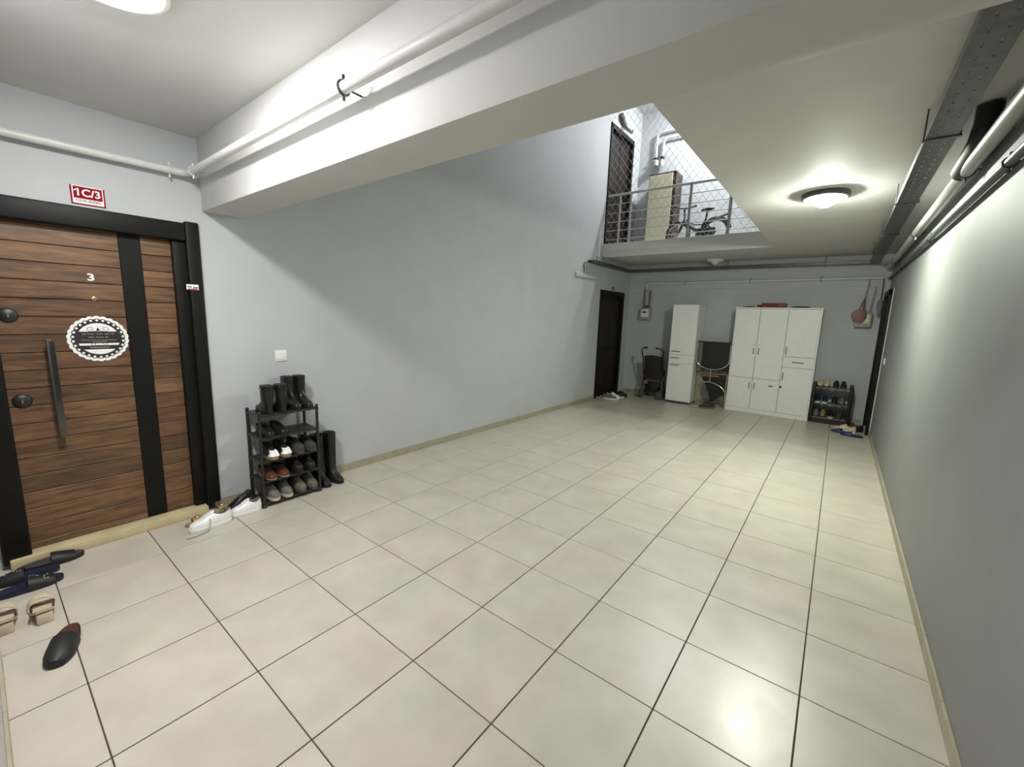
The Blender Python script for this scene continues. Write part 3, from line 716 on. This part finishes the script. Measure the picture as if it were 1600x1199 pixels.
bm = new(); box(bm, 2.56, 2.70, 7.985, 8.002, wz+0.03, wz+0.05, 0.003); obj('grip', bm, M_BPLAS, rb)
bm = new(); box(bm, 2.39, 2.45, 8.02, 8.15, wz, wz+0.045, 0.008, 2); o = obj('red_pouch', bm, mat('red pouch', rgb(120, 30, 30), 0.8), smooth=40); tag(o, 'small dark red pouch left of the red case', 'pouch')
bm = new(); blob(bm, (2.99, 8.08, wz), [(0, 0.13, 0), (0.012, 0.14, 0), (0.022, 0.11, 0.01), (0.027, 0.03, 0.01)], 0.09); o = obj('black_cloth', bm, M_RUBBER, smooth=60); tag(o, 'flat black cloth on the cabinet top right of the red case', 'cloth')
bm = new(); blob(bm, (2.27, 8.08, wz), [(0, 0.09, 0), (0.01, 0.10, 0), (0.018, 0.07, 0.01), (0.022, 0.03, 0.01)], 0.07); o = obj('black_cloth', bm, M_RUBBER, smooth=60); tag(o, 'flat black cloth at the left end of the cabinet top', 'cloth')

# tall narrow cabinet
tc = thing('narrow_cabinet', 'tall narrow white cabinet with three dark handles', 'cabinet')
tx0, tx1, ty, tz = 1.075, 1.520, 7.86, 1.815
bm = new(); box(bm, tx0, tx1, ty, YB-0.03, 0.03, tz, 0.002); obj('body', bm, M_LAM, tc)
bm = new(); box(bm, tx0+0.01, tx1-0.01, ty+0.03, YB-0.04, 0.0, 0.031); obj('plinth', bm, M_BPLAS, tc, None)
bm = new(); box(bm, tx0+0.10, tx0+0.30, ty-0.003, ty+0.031, 0.0, 0.028); obj('base_gap_dark', bm, M_BPLAS, tc, None)  # black box stands in for the gap under the cabinet, shade as colour
for nm, z0, z1, hz in (('door', 0.905, tz-0.004, 0.965), ('drawer', 0.745, 0.905, 0.845), ('door', 0.04, 0.745, 0.715)):
    bm = new(); box(bm, tx0+0.002, tx1-0.002, ty-0.018, ty+0.001, z0+0.003, z1-0.003, 0.0015); d = obj(nm, bm, M_LAM, tc)
    handle_bar(d, tx0+0.115, hz, ty-0.018, False, 0.15)

# folded black and gold frame between the cabinets
ft = thing('folding_table', 'black topped folded table with chrome arches and gold legs between the white cabinets', 'table')
fy = 7.93
bm = new(); box(bm, 1.62, 2.075, fy+0.05, fy+0.075, 0.66, 1.15, 0.004); obj('table_top', bm, M_RUBBER, ft)
bm = new(); box(bm, 1.56, 1.62, fy+0.04, fy+0.07, 0.62, 1.15, 0.003); obj('side_board', bm, M_GREYF, ft)
bm = new(); box(bm, 1.535, 2.08, fy+0.03, fy+0.08, 1.15, 1.175, 0.004); obj('top_edge', bm, M_BPLAS, ft)
arc = [(1.547, fy, 1.13), (1.547, fy, 0.86)] + [(1.816-0.269*math.cos(a), fy, 0.85-0.17*math.sin(a)) for a in [PI*k/14 for k in range(1, 14)]] + [(2.085, fy, 0.86), (2.085, fy, 1.13)]
bm = new(); tube(bm, arc, 0.010, 8); obj('chrome_loop', bm, M_CHROME, ft, 60)
bm = new(); cyl(bm, (1.805, fy, 0.68), (1.805, fy, 0.45), 0.008, seg=8); obj('stem', bm, M_CHROME, ft)
arc2 = [(1.70, fy, 0.43)] + [(1.76+0.325*math.sin(a), fy, 0.455-0.22*(1-math.cos(a))) for a in [PI/2*k/8 for k in range(9)]] + [(2.085, fy, 0.012)]
bm = new(); tube(bm, arc2, 0.010, 8); obj('chrome_arch', bm, M_CHROME, ft, 60)
for x0, x1, z in ((1.61, 2.08, 0.60), (1.66, 1.95, 0.555)):
    bm = new(); cyl(bm, (x0, fy+0.02, z), (x1, fy+0.02, z+0.01), 0.013, seg=10); obj('gold_bar', bm, M_GOLD, ft)
for x, z1 in ((1.60, 0.60), (1.645, 0.55), (2.065, 0.60)):
    bm = new(); cyl(bm, (x, fy+0.03, 0.0), (x+0.01, fy+0.03, z1), 0.011, seg=10); obj('leg', bm, M_GOLD, ft)
bm = new(); prism(bm, [(1.64, 0.54), (2.07, 0.60), (2.07, 0.26), (1.98, 0.20), (1.88, 0.10), (1.83, 0.09), (1.80, 0.22), (1.72, 0.42)], lambda u, v, d: Vector((u, fy+d, v)), 0.045, 0.06); obj('black_cloth', bm, M_RUBBER, ft)
for z in (0.18, 0.36):
    bm = new(); cyl(bm, (1.62, fy+0.10, z), (2.07, fy+0.10, z), 0.008, seg=8); obj('stretcher', bm, M_GOLD, ft)

# stroller
sr = thing('stroller', 'dark folding baby stroller seen from behind beside the narrow cabinet', 'stroller')
M_SFAB = mat('stroller dark fabric', rgb(44, 34, 32), 0.85, var=0.2, bump=0.2)
s0, s1, sy_ = 0.57, 0.95, 7.92
for x, dx in ((s0, -1), (s1, 1)):
    bm = new(); tube(bm, bend([(x, sy_+0.28, 0.08), (x, sy_+0.02, 0.60), (x-0.0*dx, sy_-0.02, 0.80), (x+0.03*dx, sy_-0.06, 0.92), (x-0.01*dx, sy_-0.12, 0.985), (x-0.09*dx, sy_-0.15, 0.995)], 0.05, 4), 0.013, 8); obj('frame_tube', bm, M_BPLAS, sr)
    bm = new(); tube(bm, [(x, sy_-0.02, 0.08), (x, sy_+0.10, 0.40), (x, sy_+0.16, 0.55)], 0.013, 8); obj('rear_leg', bm, M_BPLAS, sr)
    bm = new(); cyl(bm, (x-0.07*dx, sy_-0.145, 0.995), (x-0.11*dx, sy_-0.152, 0.998), 0.019, seg=10); obj('grip', bm, M_RUBBER, sr)
    for yy in (sy_-0.02, sy_+0.28):
        bm = new()
        for q in (-0.022, 0.022): tube(bm, [Vector((x+q, yy+0.058*math.cos(a), 0.073+0.058*math.sin(a))) for a in [2*PI*k/18 for k in range(18)]], 0.014, 6, cyc=True)
        cyl(bm, (x-0.03, yy, 0.073), (x+0.03, yy, 0.073), 0.042, seg=14)
        obj('wheel', bm, mat('grey wheel', rgb(90, 90, 88), 0.6), sr, 50)
bm = new()
loft(bm, [[Vector((s0+0.02-0.015+(s1-s0-0.04+0.03)*t, sy_+0.015+0.10*k/6-0.035*math.sin(PI*t)-0.02*(k == 6), 0.82-0.45*k/6+0.03*math.sin(PI*t)*(k < 2))) for t in [q/10 for q in range(11)]] + [Vector((s1-0.02+0.015-(s1-s0-0.04+0.03)*t, sy_+0.05+0.10*k/6-0.015*math.sin(PI*t), 0.82-0.45*k/6)) for t in [q/10 for q in range(11)]] for k in range(7)])
obj('seat_back', bm, M_SFAB, sr, 60)
bm = new(); blob(bm, ((s0+s1)/2, sy_+0.14, 0.13), [(0, 0.10, 0), (0.03, 0.15, 0), (0.14, 0.17, 0), (0.17, 0.165, 0)], 0.09); obj('basket', bm, M_RUBBER, sr, 60)
bm = new(); box(bm, s0, s1, sy_+0.05, sy_+0.25, 0.37, 0.40, 0.01); obj('seat', bm, M_SFAB, sr)
bm = new(); box(bm, s0+0.03, s0+0.11, sy_+0.0, sy_+0.03, 0.28, 0.34, 0.006); obj('buckle', bm, M_GREYF, sr)
# ---------------------------------------------------------------- footwear builders (heel at x = 0, toe towards +x)
def outline(x0, x1, w, z0, z1, dip=0.0, n=26, toe=0.85, heel=0.8):
    pts = []
    for k in range(n):
        a = 2*PI*k/n; c, s = math.cos(a), math.sin(a)
        t = (1+math.copysign(abs(c)**toe if c > 0 else abs(c)**heel, c))/2
        x = x0+(x1-x0)*t
        ww = w*(0.80+0.20*math.sin(min(1, t*1.25)*PI/2)) if x1-x0 > 0.16 else w
        y = ww*math.copysign(abs(s)**0.72, s)
        pts.append(Vector((x, y, z0+(z1-z0)*t-dip*math.sin(PI*t)**1.5)))
    return pts
def sole_part(root, L, w, h, m, name='sole', z0=0.0):
    bm = new(); loft(bm, [outline(0.004, L-0.004, w-0.004, z0, z0), outline(0, L, w, z0+h*0.3, z0+h*0.3), outline(0, L, w, z0+h, z0+h)]); return obj(name, bm, m, root, 50)
def upper_part(root, rings, m, name='upper'):
    bm = new(); loft(bm, [outline(*r) for r in rings], cap0=True, cap1=False); return obj(name, bm, m, root, 70)
def lining_part(root, rings, m):
    bm = new(); loft(bm, [outline(*r) for r in rings], cap0=False, cap1=True); return obj('lining', bm, m, root, 70)
def make_low(root, m_up, m_sole, m_in, L=0.27, laces=None, sneaker=True, stripe=None):
    w = 0.046; k = L/0.27
    hs = 0.026 if sneaker else 0.014
    sole_part(root, L, w+0.002, hs, m_sole)
    z = hs-0.001
    q = 1.0 if sneaker else 0.78
    dp = 0.020 if sneaker else 0.012
    top = (0.008, L-0.135, w-0.014, z+0.080*q, z+0.082*q, dp)
    R = [(0.004*k, L-0.004, w-0.002, z, z), (-0.002, L-0.004, w, z+0.020*q, z+0.020*q), (-0.001, L-0.012, w-0.002, z+0.038*q, z+0.033*q), (0.002, L-0.038, w-0.005, z+0.052*q, z+0.043*q), (0.005, L-0.075, w-0.009, z+0.064*q, z+0.055*q, dp*0.25), (0.007, L-0.110, w-0.012, z+0.074*q, z+0.071*q, dp*0.65), top]
    upper_part(root, R, m_up)
    lining_part(root, [top, (0.016, L-0.142, w-0.020, top[3]-0.003, top[4]-0.003, dp), (0.020, L-0.145, w-0.022, z+0.012, z+0.012)], m_in)
    if sneaker:
        bm = new(); loft(bm, [[Vector((L-0.150+0.075*t, yy*(1-0.15*t), z+0.092-0.018*t*t-0.020*t-abs(yy)*0.18+dz)) for yy, dz in ((-0.021, 0), (0, 0.005), (0.021, 0), (0.021, -0.005), (0, -0.001), (-0.021, -0.005))] for t in (0, 0.35, 0.7, 1.0)]); obj('tongue', bm, m_up, root, 60)
    if laces:
        bm = new()
        for q in range(4):
            t = q/3; x = L-0.130+0.052*t; zz = z+0.088-0.012*t*t-0.014*t
            tube(bm, [(x, -0.026, zz-0.008), (x+0.004, 0, zz+0.003), (x, 0.026, zz-0.008)], 0.0025, 5)
        o = obj('laces', bm, laces, root)
    if stripe:
        bm = new(); loft(bm, [[Vector((x, y*1.02, zz)) for x, y, zz in [(p.x, p.y, p.z) for p in outline(L-0.085, L+0.001, w*0.88, z+0.006, z+0.006, 0.0, 16)]], [Vector((p.x, p.y, p.z)) for p in outline(L-0.078, L-0.012, w*0.62, z+0.052, z+0.040, 0.0, 16)]]); obj('toe_cap', bm, stripe, root, 60)
    return root
def make_boot(root, m_up, m_sole, H=0.20, L=0.25, strap=True, sw=0.042, heel=0.02):
    w = 0.044
    sole_part(root, L, w+0.001, 0.014, m_sole, z0=0.0)
    z = 0.013
    A = 0.115
    R = [(0.003, L-0.004, w-0.002, z, z), (0.0, L-0.003, w, z+0.024, z+0.024), (0.002, L-0.014, w-0.003, z+0.042, z+0.032), (0.002, L-0.07, w-0.006, z+0.062, z+0.048), (0.004, A+0.022, w-0.008, z+0.085, z+0.078), (0.006, A+0.004, sw-0.006, z+0.11, z+0.108)]
    for q in (0.4, 0.7, 1.0):
        zz = z+0.11+(H-z-0.11)*q; R.append((0.006-0.006*q, A+0.006*q, sw-0.006+0.005*q, zz, zz))
    upper_part(root, R, m_up, 'shaft')
    t = R[-1]
    lining_part(root, [t, (t[0]+0.004, t[1]-0.004, t[2]-0.004, t[3]-0.002, t[4]-0.002), (t[0]+0.006, t[1]-0.006, t[2]-0.006, H-0.10, H-0.10)], M_DKGREY)
    if strap:
        zz = H-0.035 if H < 0.3 else H-0.05
        b = new(); ro = outline(t[0]-0.004, t[1]+0.003, t[2]+0.003, zz, zz); ri = [p+Vector((0, 0, 0.016)) for p in ro]
        loft(b, [ro, ri]); s = obj('ankle_strap', b, m_up, root, 50)
        b = new(); box(b, 0.045, 0.065, t[2]+0.0015, t[2]+0.0065, zz-0.002, zz+0.018, 0.002); obj('buckle', b, M_CHROME, s)
    return root
def make_slipper(root, m_sole, m_in, m_strap, L=0.265, h=0.024, s0=0.50, s1=0.86, sh=0.042, studs=None, closed=False):
    w = 0.047
    sole_part(root, L, w, h, m_sole)
    bm = new(); loft(bm, [outline(0.006, L-0.006, w-0.005, h-0.001, h-0.001), outline(0.007, L-0.007, w-0.006, h+0.004, h+0.004)]); obj('insole', bm, m_in, root, 50)
    rings = []
    for q in range(9):
        t = s0+(s1-s0)*q/8; x = L*t; ww = (w+0.002)*(1.0 if t < 0.72 else math.sqrt(max(0.05, 1-((t-0.72)/0.30)**2)))
        top = h+sh*(1-(0.88 if closed else 0.55)*((t-s0)/(s1-s0))**(2.2 if closed else 1.4))
        out = [Vector((x, -ww*math.cos(PI*k/10), h*0.35+(top-h*0.35)*math.sin(PI*k/10)**0.8)) for k in range(11)]
        inn = [Vector((x, -(ww-0.005)*math.cos(PI*k/10), h*0.35+(top-0.005-h*0.35)*math.sin(PI*k/10)**0.8)) for k in range(10, -1, -1)]
        rings.append(out+inn)
    bm = new(); loft(bm, rings); st_ = obj('strap', bm, m_strap, root, 60)
    if studs:
        rnd = random.Random(3)
        for q in range(9):
            k = rnd.randint(2, 7); i = rnd.randint(1, 6); p = rings[i][k]
            b = new(); bmesh.ops.create_icosphere(b, subdivisions=1, radius=0.0045, matrix=Matrix.Translation(p)); obj('stud', b, studs, st_)
    return root
def make_heel_sandal(root, m, m_in, L=0.235):
    rings = []
    for q in range(11):
        t = q/10; x = L*t; ww = 0.026+0.018*math.sin(min(1, t*1.2)*PI/2) if t < 0.8 else 0.044*math.sqrt(max(0.03, 1-((t-0.8)/0.21)**2))
        z = 0.062*(1-min(1, t/0.62))**1.3+0.012
        rings.append([Vector((x, -ww, z-0.012)), Vector((x, ww, z-0.012)), Vector((x, ww, z)), Vector((x, -ww, z))])
    bm = new(); loft(bm, rings); obj('sole', bm, m, root, 60)
    bm = new(); box(bm, 0.0, 0.052, -0.027, 0.027, 0.0, 0.052, 0.006, 2); obj('block_heel', bm, m, root)
    for x0, x1, top in ((0.150, 0.195, 0.058),):
        rg = []
        for x in (x0, (x0+x1)/2, x1):
            rg.append([Vector((x, -0.045*math.cos(PI*k/10), 0.006+top*math.sin(PI*k/10)**0.8)) for k in range(11)] + [Vector((x, -0.041*math.cos(PI*k/10), 0.006+(top-0.004)*math.sin(PI*k/10)**0.8)) for k in range(10, -1, -1)])
        bm = new(); loft(bm, rg); obj('toe_strap', bm, m, root, 60)
    bm = new(); tube(bm, bend([(0.10, -0.036, 0.03), (0.02, -0.036, 0.10), (-0.002, 0, 0.108), (0.02, 0.036, 0.10), (0.10, 0.036, 0.03)], 0.03, 4), 0.005, 6); obj('ankle_strap', bm, m_in, root, 60)
    return root
def put(label, cat, name, heel, toe_dir, z=0.0, group=None):
    return thing(name, label, cat, (heel[0], heel[1], z), math.atan2(toe_dir[1], toe_dir[0]), group)

# ---------------------------------------------------------------- near shoe rack
def rack(name, label, x0, x1, y0, y1, tops, post_top, r=0.011, along='y', m=None):
    root = thing(name, label, 'shoe rack'); m = m or M_BPLAS
    for x in (x0+r, x1-r):
        for y in (y0+r, y1-r):
            bm = new(); cyl(bm, (x, y, 0.0), (x, y, post_top), r, seg=12); p = obj('post', bm, m, root)
            bm = new(); bmesh.ops.create_uvsphere(bm, u_segments=12, v_segments=8, radius=r*1.25, matrix=Matrix.Translation((x, y, post_top))); obj('cap', bm, m, p, 60)
            bm = new(); lathe(bm, [(r*1.5, 0), (r*1.5, 0.015), (r, 0.022)], (x, y, 0), 12); obj('foot', bm, m, p)
    for z in tops:
        bm = new(); box(bm, x0+r, x1-r, y0+r, y1-r, z-0.006, z, 0.001)
        s = obj('shelf', bm, m, root, None)
        bm = new()
        for a, b in (((x1-r, y0), (x1-r, y1)), ((x0+r, y0), (x0+r, y1)), ((x0, y0+r), (x1, y0+r)), ((x0, y1-r), (x1, y1-r))):
            cyl(bm, (a[0], a[1], z-0.010), (b[0], b[1], z-0.010), 0.0095, seg=8)
        obj('shelf_rim', bm, m, s, 50)
    return root
TOPS = [0.722, 0.549, 0.364, 0.208, 0.036]
rack('shoe_rack', 'black plastic five tier shoe rack beside the brown door', 0.03, 0.268, 1.086, 1.540, TOPS, 0.735)
RX0, RX1 = 0.035, 0.262
def on_rack(maker, tier, y, out, nm, cat, label, group, jit=0.0, scale=0.92, **kw):
    a = jit
    if out: heel = (0.030+0.01, y); dr = (math.cos(a), math.sin(a))
    else: heel = (0.275, y); dr = (-math.cos(a), math.sin(a))
    o = put(label, cat, nm, heel, dr, TOPS[tier]+0.0005, group); o.scale = (scale,)*3
    maker(o, **kw); return o
g = 'ankle boots on top of the near shoe rack'
on_rack(lambda o: make_boot(o, M_BLEATH, M_RUBBER, 0.228, sw=0.049), 0, 1.175, False, 'ankle_boot', 'boot', 'low black buckled boot on the rack, nearest the brown door', g)
on_rack(lambda o: make_boot(o, M_BLEATH, M_RUBBER, 0.228, sw=0.049), 0, 1.272, False, 'ankle_boot', 'boot', 'low black buckled boot on the rack, second from the brown door', g)
on_rack(lambda o: make_boot(o, M_BLEATH, M_RUBBER, 0.268, strap=False, sw=0.046), 0, 1.375, True, 'ankle_boot', 'boot', 'taller plain black boot on the rack, third from the brown door', g, 0.06)
on_rack(lambda o: make_boot(o, M_BLEATH, M_RUBBER, 0.268, strap=False, sw=0.046), 0, 1.468, True, 'ankle_boot', 'boot', 'taller plain black boot on the rack, farthest from the brown door', g, 0.06)
g = 'shoes inside the near shoe rack'
def low(mu, ms, mi, **k): return lambda o: make_low(o, mu, ms, mi, **k)
M_BSOLE = mat('grey rubber sole', rgb(70, 68, 64), 0.6)
on_rack(low(M_BLEATH, M_RUBBER, M_DKGREY, sneaker=False), 1, 1.168, True, 'dress_shoe', 'shoe', 'shiny black shoe on the second tier, left of its pair', g)
on_rack(low(M_BLEATH, M_RUBBER, M_DKGREY, sneaker=False), 1, 1.265, True, 'dress_shoe', 'shoe', 'shiny black shoe on the second tier, right of its pair', g)
on_rack(low(M_RUBBER, M_TAN, M_DKGREY, stripe=M_WSHOE, laces=M_RUBBER), 2, 1.185, True, 'sneaker', 'shoe', 'white toed black sneaker on the middle tier, left of its pair', g)
on_rack(low(M_RUBBER, M_TAN, M_DKGREY, stripe=M_WSHOE, laces=M_RUBBER), 2, 1.278, True, 'sneaker', 'shoe', 'white toed black sneaker on the middle tier, right of its pair', g)
on_rack(low(M_DKGREY, M_BSOLE, M_DKGREY, laces=M_RUBBER), 2, 1.385, True, 'sneaker', 'shoe', 'dark grey sneaker on the middle tier, left of its pair', g)
on_rack(low(M_DKGREY, M_BSOLE, M_DKGREY, laces=M_RUBBER), 2, 1.480, True, 'sneaker', 'shoe', 'dark grey sneaker on the middle tier, right of its pair', g)
on_rack(low(M_BROWN, M_TAN, M_DKGREY, sneaker=False), 3, 1.165, True, 'loafer', 'shoe', 'brown leather shoe on the fourth tier, left of its pair', g)
on_rack(low(M_BROWN, M_TAN, M_DKGREY, sneaker=False), 3, 1.258, True, 'loafer', 'shoe', 'brown leather shoe on the fourth tier, right of its pair', g)
on_rack(low(M_RUBBER, M_RUBBER, M_DKGREY), 3, 1.370, True, 'sneaker', 'shoe', 'all black shoe on the fourth tier, left of its pair', g)
on_rack(low(M_RUBBER, M_RUBBER, M_DKGREY), 3, 1.466, True, 'sneaker', 'shoe', 'all black shoe on the fourth tier, right of its pair', g)
M_KHAKI = mat('khaki fabric', rgb(104, 100, 86), 0.85, var=0.2, scale=30)
on_rack(low(M_GREYF, M_BEIGE, M_DKGREY, laces=M_KHAKI), 4, 1.180, True, 'sneaker', 'shoe', 'grey cloth sneaker on the lowest tier, left of its pair', g)
on_rack(low(M_GREYF, M_BEIGE, M_DKGREY, laces=M_KHAKI), 4, 1.276, True, 'sneaker', 'shoe', 'grey cloth sneaker on the lowest tier, right of its pair', g)
on_rack(low(M_KHAKI, M_BSOLE, M_DKGREY, laces=M_GREYF), 4, 1.385, True, 'sneaker', 'shoe', 'khaki trainer on the lowest tier, left of its pair', g)
on_rack(low(M_KHAKI, M_BSOLE, M_DKGREY, laces=M_GREYF), 4, 1.480, True, 'sneaker', 'shoe', 'khaki trainer on the lowest tier, right of its pair', g)
# tall boots on the floor
g = 'tall black boots beside the near shoe rack'
for y, lb in ((1.606, 'tall black boot on the floor touching the shoe rack'), (1.722, 'tall black boot on the floor, the one farther from the shoe rack')):
    o = put(lb, 'boot', 'tall_boot', (0.015, y), (1, 0.02), 0.0, g)
    make_boot(o, M_RUBBER, M_RUBBER, 0.435, 0.245, strap=False, sw=0.047)

# ---------------------------------------------------------------- shoes on the floor by the brown door
g = 'white sneakers by the brown door'
o = put('white leather sneaker lying loose with trailing lace, nearest the marble threshold', 'shoe', 'white_sneaker', (0.285, 0.868), (0.02, -1), 0, g)
make_low(o, M_WSHOE, M_WSHOE, M_GREYF, L=0.262, laces=M_WSHOE); o.scale = (0.97,)*3
bm = new(); tube(bm, [(0.15, 0.02, 0.085), (0.145, 0.045, 0.07), (0.155, 0.055, 0.03), (0.17, 0.065, 0.004), (0.24, 0.085, 0.003), (0.30, 0.08, 0.003)], 0.0022, 5); obj('loose_lace', bm, M_GREYF, o)
o = put('white leather sneaker standing against the near shoe rack leg', 'shoe', 'white_sneaker', (0.262, 1.072), (-0.10, -1), 0, g)
make_low(o, M_WSHOE, M_WSHOE, M_GREYF, L=0.25, laces=M_WSHOE); o.scale = (0.80, 0.9, 0.95)
g = 'gold sandals by the brown door'
def gold(o):
    sole_part(o, 0.245, 0.04, 0.010, M_TAN)
    for x0, x1, sh in ((0.15, 0.20, 0.045), (0.045, 0.075, 0.062)):
        rg = []
        for x in (x0, x1):
            rg.append([Vector((x, -0.040*math.cos(PI*k/10), 0.004+sh*math.sin(PI*k/10)**0.8)) for k in range(11)] + [Vector((x, -0.036*math.cos(PI*k/10), 0.004+(sh-0.004)*math.sin(PI*k/10)**0.8)) for k in range(10, -1, -1)])
        bm = new(); loft(bm, rg); obj('strap', bm, M_GOLDL, o, 60)
    bm = new(); tube(bm, [(0.06, -0.036, 0.02), (0.0, -0.028, 0.05), (-0.008, 0, 0.055), (0.0, 0.028, 0.05), (0.06, 0.036, 0.02)], 0.006, 6); obj('heel_strap', bm, M_GOLDL, o, 60)
    bm = new(); tube(bm, [(0.17+0.016*math.cos(a), 0.0+0.012*math.sin(a), 0.053) for a in [2*PI*k/12 for k in range(12)]], 0.003, 5, cyc=True); obj('buckle', bm, M_GOLD, o)
o = put('gold strappy sandal just behind the loose white sneaker', 'sandal', 'gold_sandal', (0.172, 0.868), (-0.02, -1), 0, g); gold(o)
o = put('gold strappy sandal closest to the black door jamb', 'sandal', 'gold_sandal', (0.078, 1.045), (0.03, -1), 0, g); gold(o)
o = put('black flat shoe leaning up against the side of the near shoe rack', 'shoe', 'flat_shoe', (0.150, 1.060), (0, -1), 0.17)
o.rotation_euler = (0, math.radians(27), -PI/2); o.location = (0.155, 1.062, 0.104)
o.scale = (0.85, 0.85, 0.6); make_low(o, M_BLEATH, M_RUBBER, M_DKGREY, L=0.25, sneaker=False)

o = put('black slipper pushed up against the marble threshold', 'slipper', 'black_slipper', (0.112, -0.125), (0, 1), 0)
make_slipper(o, M_RUBBER, M_DKGREY, M_RUBBER, L=0.268)
g = 'navy slippers with sparkling straps'
st_m = mat('glass studs', (0.8, 0.82, 0.85), 0.12, 0.7)
o = put('navy slipper with sparkling strap, nearer the black slipper', 'slipper', 'navy_slipper', (0.222, 0.032), (-0.12, -1), 0, g)
make_slipper(o, M_NAVY, M_NAVY, M_RUBBER, L=0.26, studs=st_m)
o = put('navy slipper with sparkling strap, nearer the beige sandals', 'slipper', 'navy_slipper', (0.345, -0.225), (-0.02, 1), 0, g)
make_slipper(o, M_NAVY, M_NAVY, M_RUBBER, L=0.26, studs=st_m)
g = 'beige heeled sandals'
o = put('beige block heeled sandal cut by the left edge of the picture', 'sandal', 'heeled_sandal', (0.735, -0.186), (-1, 0.0), 0, g); make_heel_sandal(o, M_BEIGE, M_BROWN)
o = put('beige block heeled sandal beside the black and brown slide', 'sandal', 'heeled_sandal', (0.765, -0.066), (-1, -0.02), 0, g); make_heel_sandal(o, M_BEIGE, M_BROWN)
o = put('single black slide with brown footbed lying apart on the tiles', 'slipper', 'black_slide', (0.905, 0.008), (0.232, -0.074), 0)
make_slipper(o, M_RUBBER, M_BROWN, M_RUBBER, L=0.268, h=0.03, s0=0.45, s1=0.985, sh=0.042, closed=True)

# ---------------------------------------------------------------- far shoe rack and shoes
fr_ = thing('shoe_rack', 'small dark shoe rack with glass shelves right of the wide cabinet', 'shoe rack')
fx0, fx1, fy0, fy1 = 3.335, 3.795, 7.95, 8.20
for x in (fx0, fx1):
    bm = new(); box(bm, x-0.022, x+0.022, fy0, fy1, 0.0, 0.63, 0.018, 3); obj('side_panel', bm, M_BPLAS, fr_)
FT = [0.565, 0.315, 0.09]
for z in FT:
    bm = new(); box(bm, fx0+0.02, fx1-0.02, fy0+0.005, fy1-0.005, z-0.008, z, 0.001); s = obj('shelf', bm, mat('grey shelf', rgb(110, 112, 106), 0.5), fr_, None)
    bm = new(); cyl(bm, (fx0+0.02, fy0+0.01, z-0.004), (fx1-0.02, fy0+0.01, z-0.004), 0.008, seg=10); obj('front_rail', bm, mat('dull grey rail', rgb(120, 122, 116), 0.5), s)
bm = new(); box(bm, fx0+0.02, fx1-0.02, fy0+0.01, fy0+0.03, 0.0, 0.075); obj('kick_board', bm, M_DKBROWN, fr_, None)
g = 'shoes on the far shoe rack'
FS = [(0, 3.40, M_BEIGE, 'beige shoe on the top shelf of the far rack, left of its pair'), (0, 3.487, M_BEIGE, 'beige shoe on the top shelf of the far rack, right of its pair'),
      (0, 3.60, M_RUBBER, 'black shoe on the top shelf of the far rack, left of its pair'), (0, 3.69, M_RUBBER, 'black shoe on the top shelf of the far rack, right of its pair'),
      (1, 3.40, M_NAVY, 'navy shoe on the middle shelf of the far rack, left of its pair'), (1, 3.487, M_NAVY, 'navy shoe on the middle shelf of the far rack, right of its pair'),
      (1, 3.61, M_RUBBER, 'black shoe on the middle shelf of the far rack'), (1, 3.70, M_GREYF, 'grey shoe on the middle shelf of the far rack'),
      (2, 3.40, M_GREYF, 'grey shoe on the lowest shelf of the far rack, far left'), (2, 3.487, M_TAN, 'tan shoe on the lowest shelf of the far rack'),
      (2, 3.59, M_BLEATH, 'black shoe on the lowest shelf of the far rack, centre'), (2, 3.69, M_DKGREY, 'dark grey shoe on the lowest shelf of the far rack')]
for t, x, m, lb in FS:
    o = put(lb, 'shoe', 'shoe', (x, 8.20), (0, -1), FT[t]+0.0005, g); o.scale = (0.9, 0.88, 0.95)
    make_low(o, m, M_WSHOE if m in (M_NAVY, M_BLEATH) else M_BSOLE, M_DKGREY, L=0.26)
g = 'blue slippers by the far right doorway'
for (x, y), (dx, dy), lb in (((3.86, 7.40), (-1, 0.25), 'blue rubber slipper by the far right doorway, nearer the rack'), ((3.975, 7.275), (-1, 0.1), 'blue rubber slipper by the far right doorway, nearer the viewer')):
    o = put(lb, 'slipper', 'blue_slipper', (x, y), (dx, dy), 0, g); make_slipper(o, M_BLUE, M_BLUE, M_BLUE, L=0.25)
    bm = new(); bmesh.ops.create_icosphere(bm, subdivisions=2, radius=0.012, matrix=Matrix.Translation((0.16, 0, 0.062))); obj('emblem', bm, M_CHROME, o, 60)
o = thing('white_sneaker', 'pale crumpled sneaker pair piece at the foot of the far right door', 'shoe', (3.90, 7.52, 0), math.radians(170)); make_low(o, M_BEIGE, M_WSHOE, M_DKGREY, L=0.26, laces=M_WSHOE)
o['label'] = 'pale sneaker on the floor between the far rack and right doorway'
o = thing('dark_shoe', 'black shoe on the floor tight against the far right door', 'shoe', (3.985, 7.70, 0), math.radians(182)); make_low(o, M_RUBBER, M_RUBBER, M_DKGREY, L=0.26)
# shoes at the far left door
g = 'shoes at the far left doorway'
for (x, y), m, ms, lb in (((0.10, 7.22), M_GREYF, M_WSHOE, 'grey sneaker with white sole at the far left doorway'), ((0.10, 7.36), M_WSHOE, M_WSHOE, 'white shoe at the far left doorway'), ((0.12, 7.52), M_RUBBER, M_WSHOE, 'black shoe with white sole at the far left doorway'), ((0.12, 7.68), M_RUBBER, M_RUBBER, 'black shoe in the far left corner by the doorway')):
    o = thing('shoe', lb, 'shoe', (x, y, 0), math.radians(8), g); make_low(o, m, ms, M_DKGREY, L=0.26)
o = thing('floor_shoe', 'dark shoe lying in front of the folded black table', 'shoe', (1.96, 7.80, 0), math.radians(200)); make_low(o, M_DKGREY, M_GREYF, M_DKGREY, L=0.26, laces=M_GREYF)
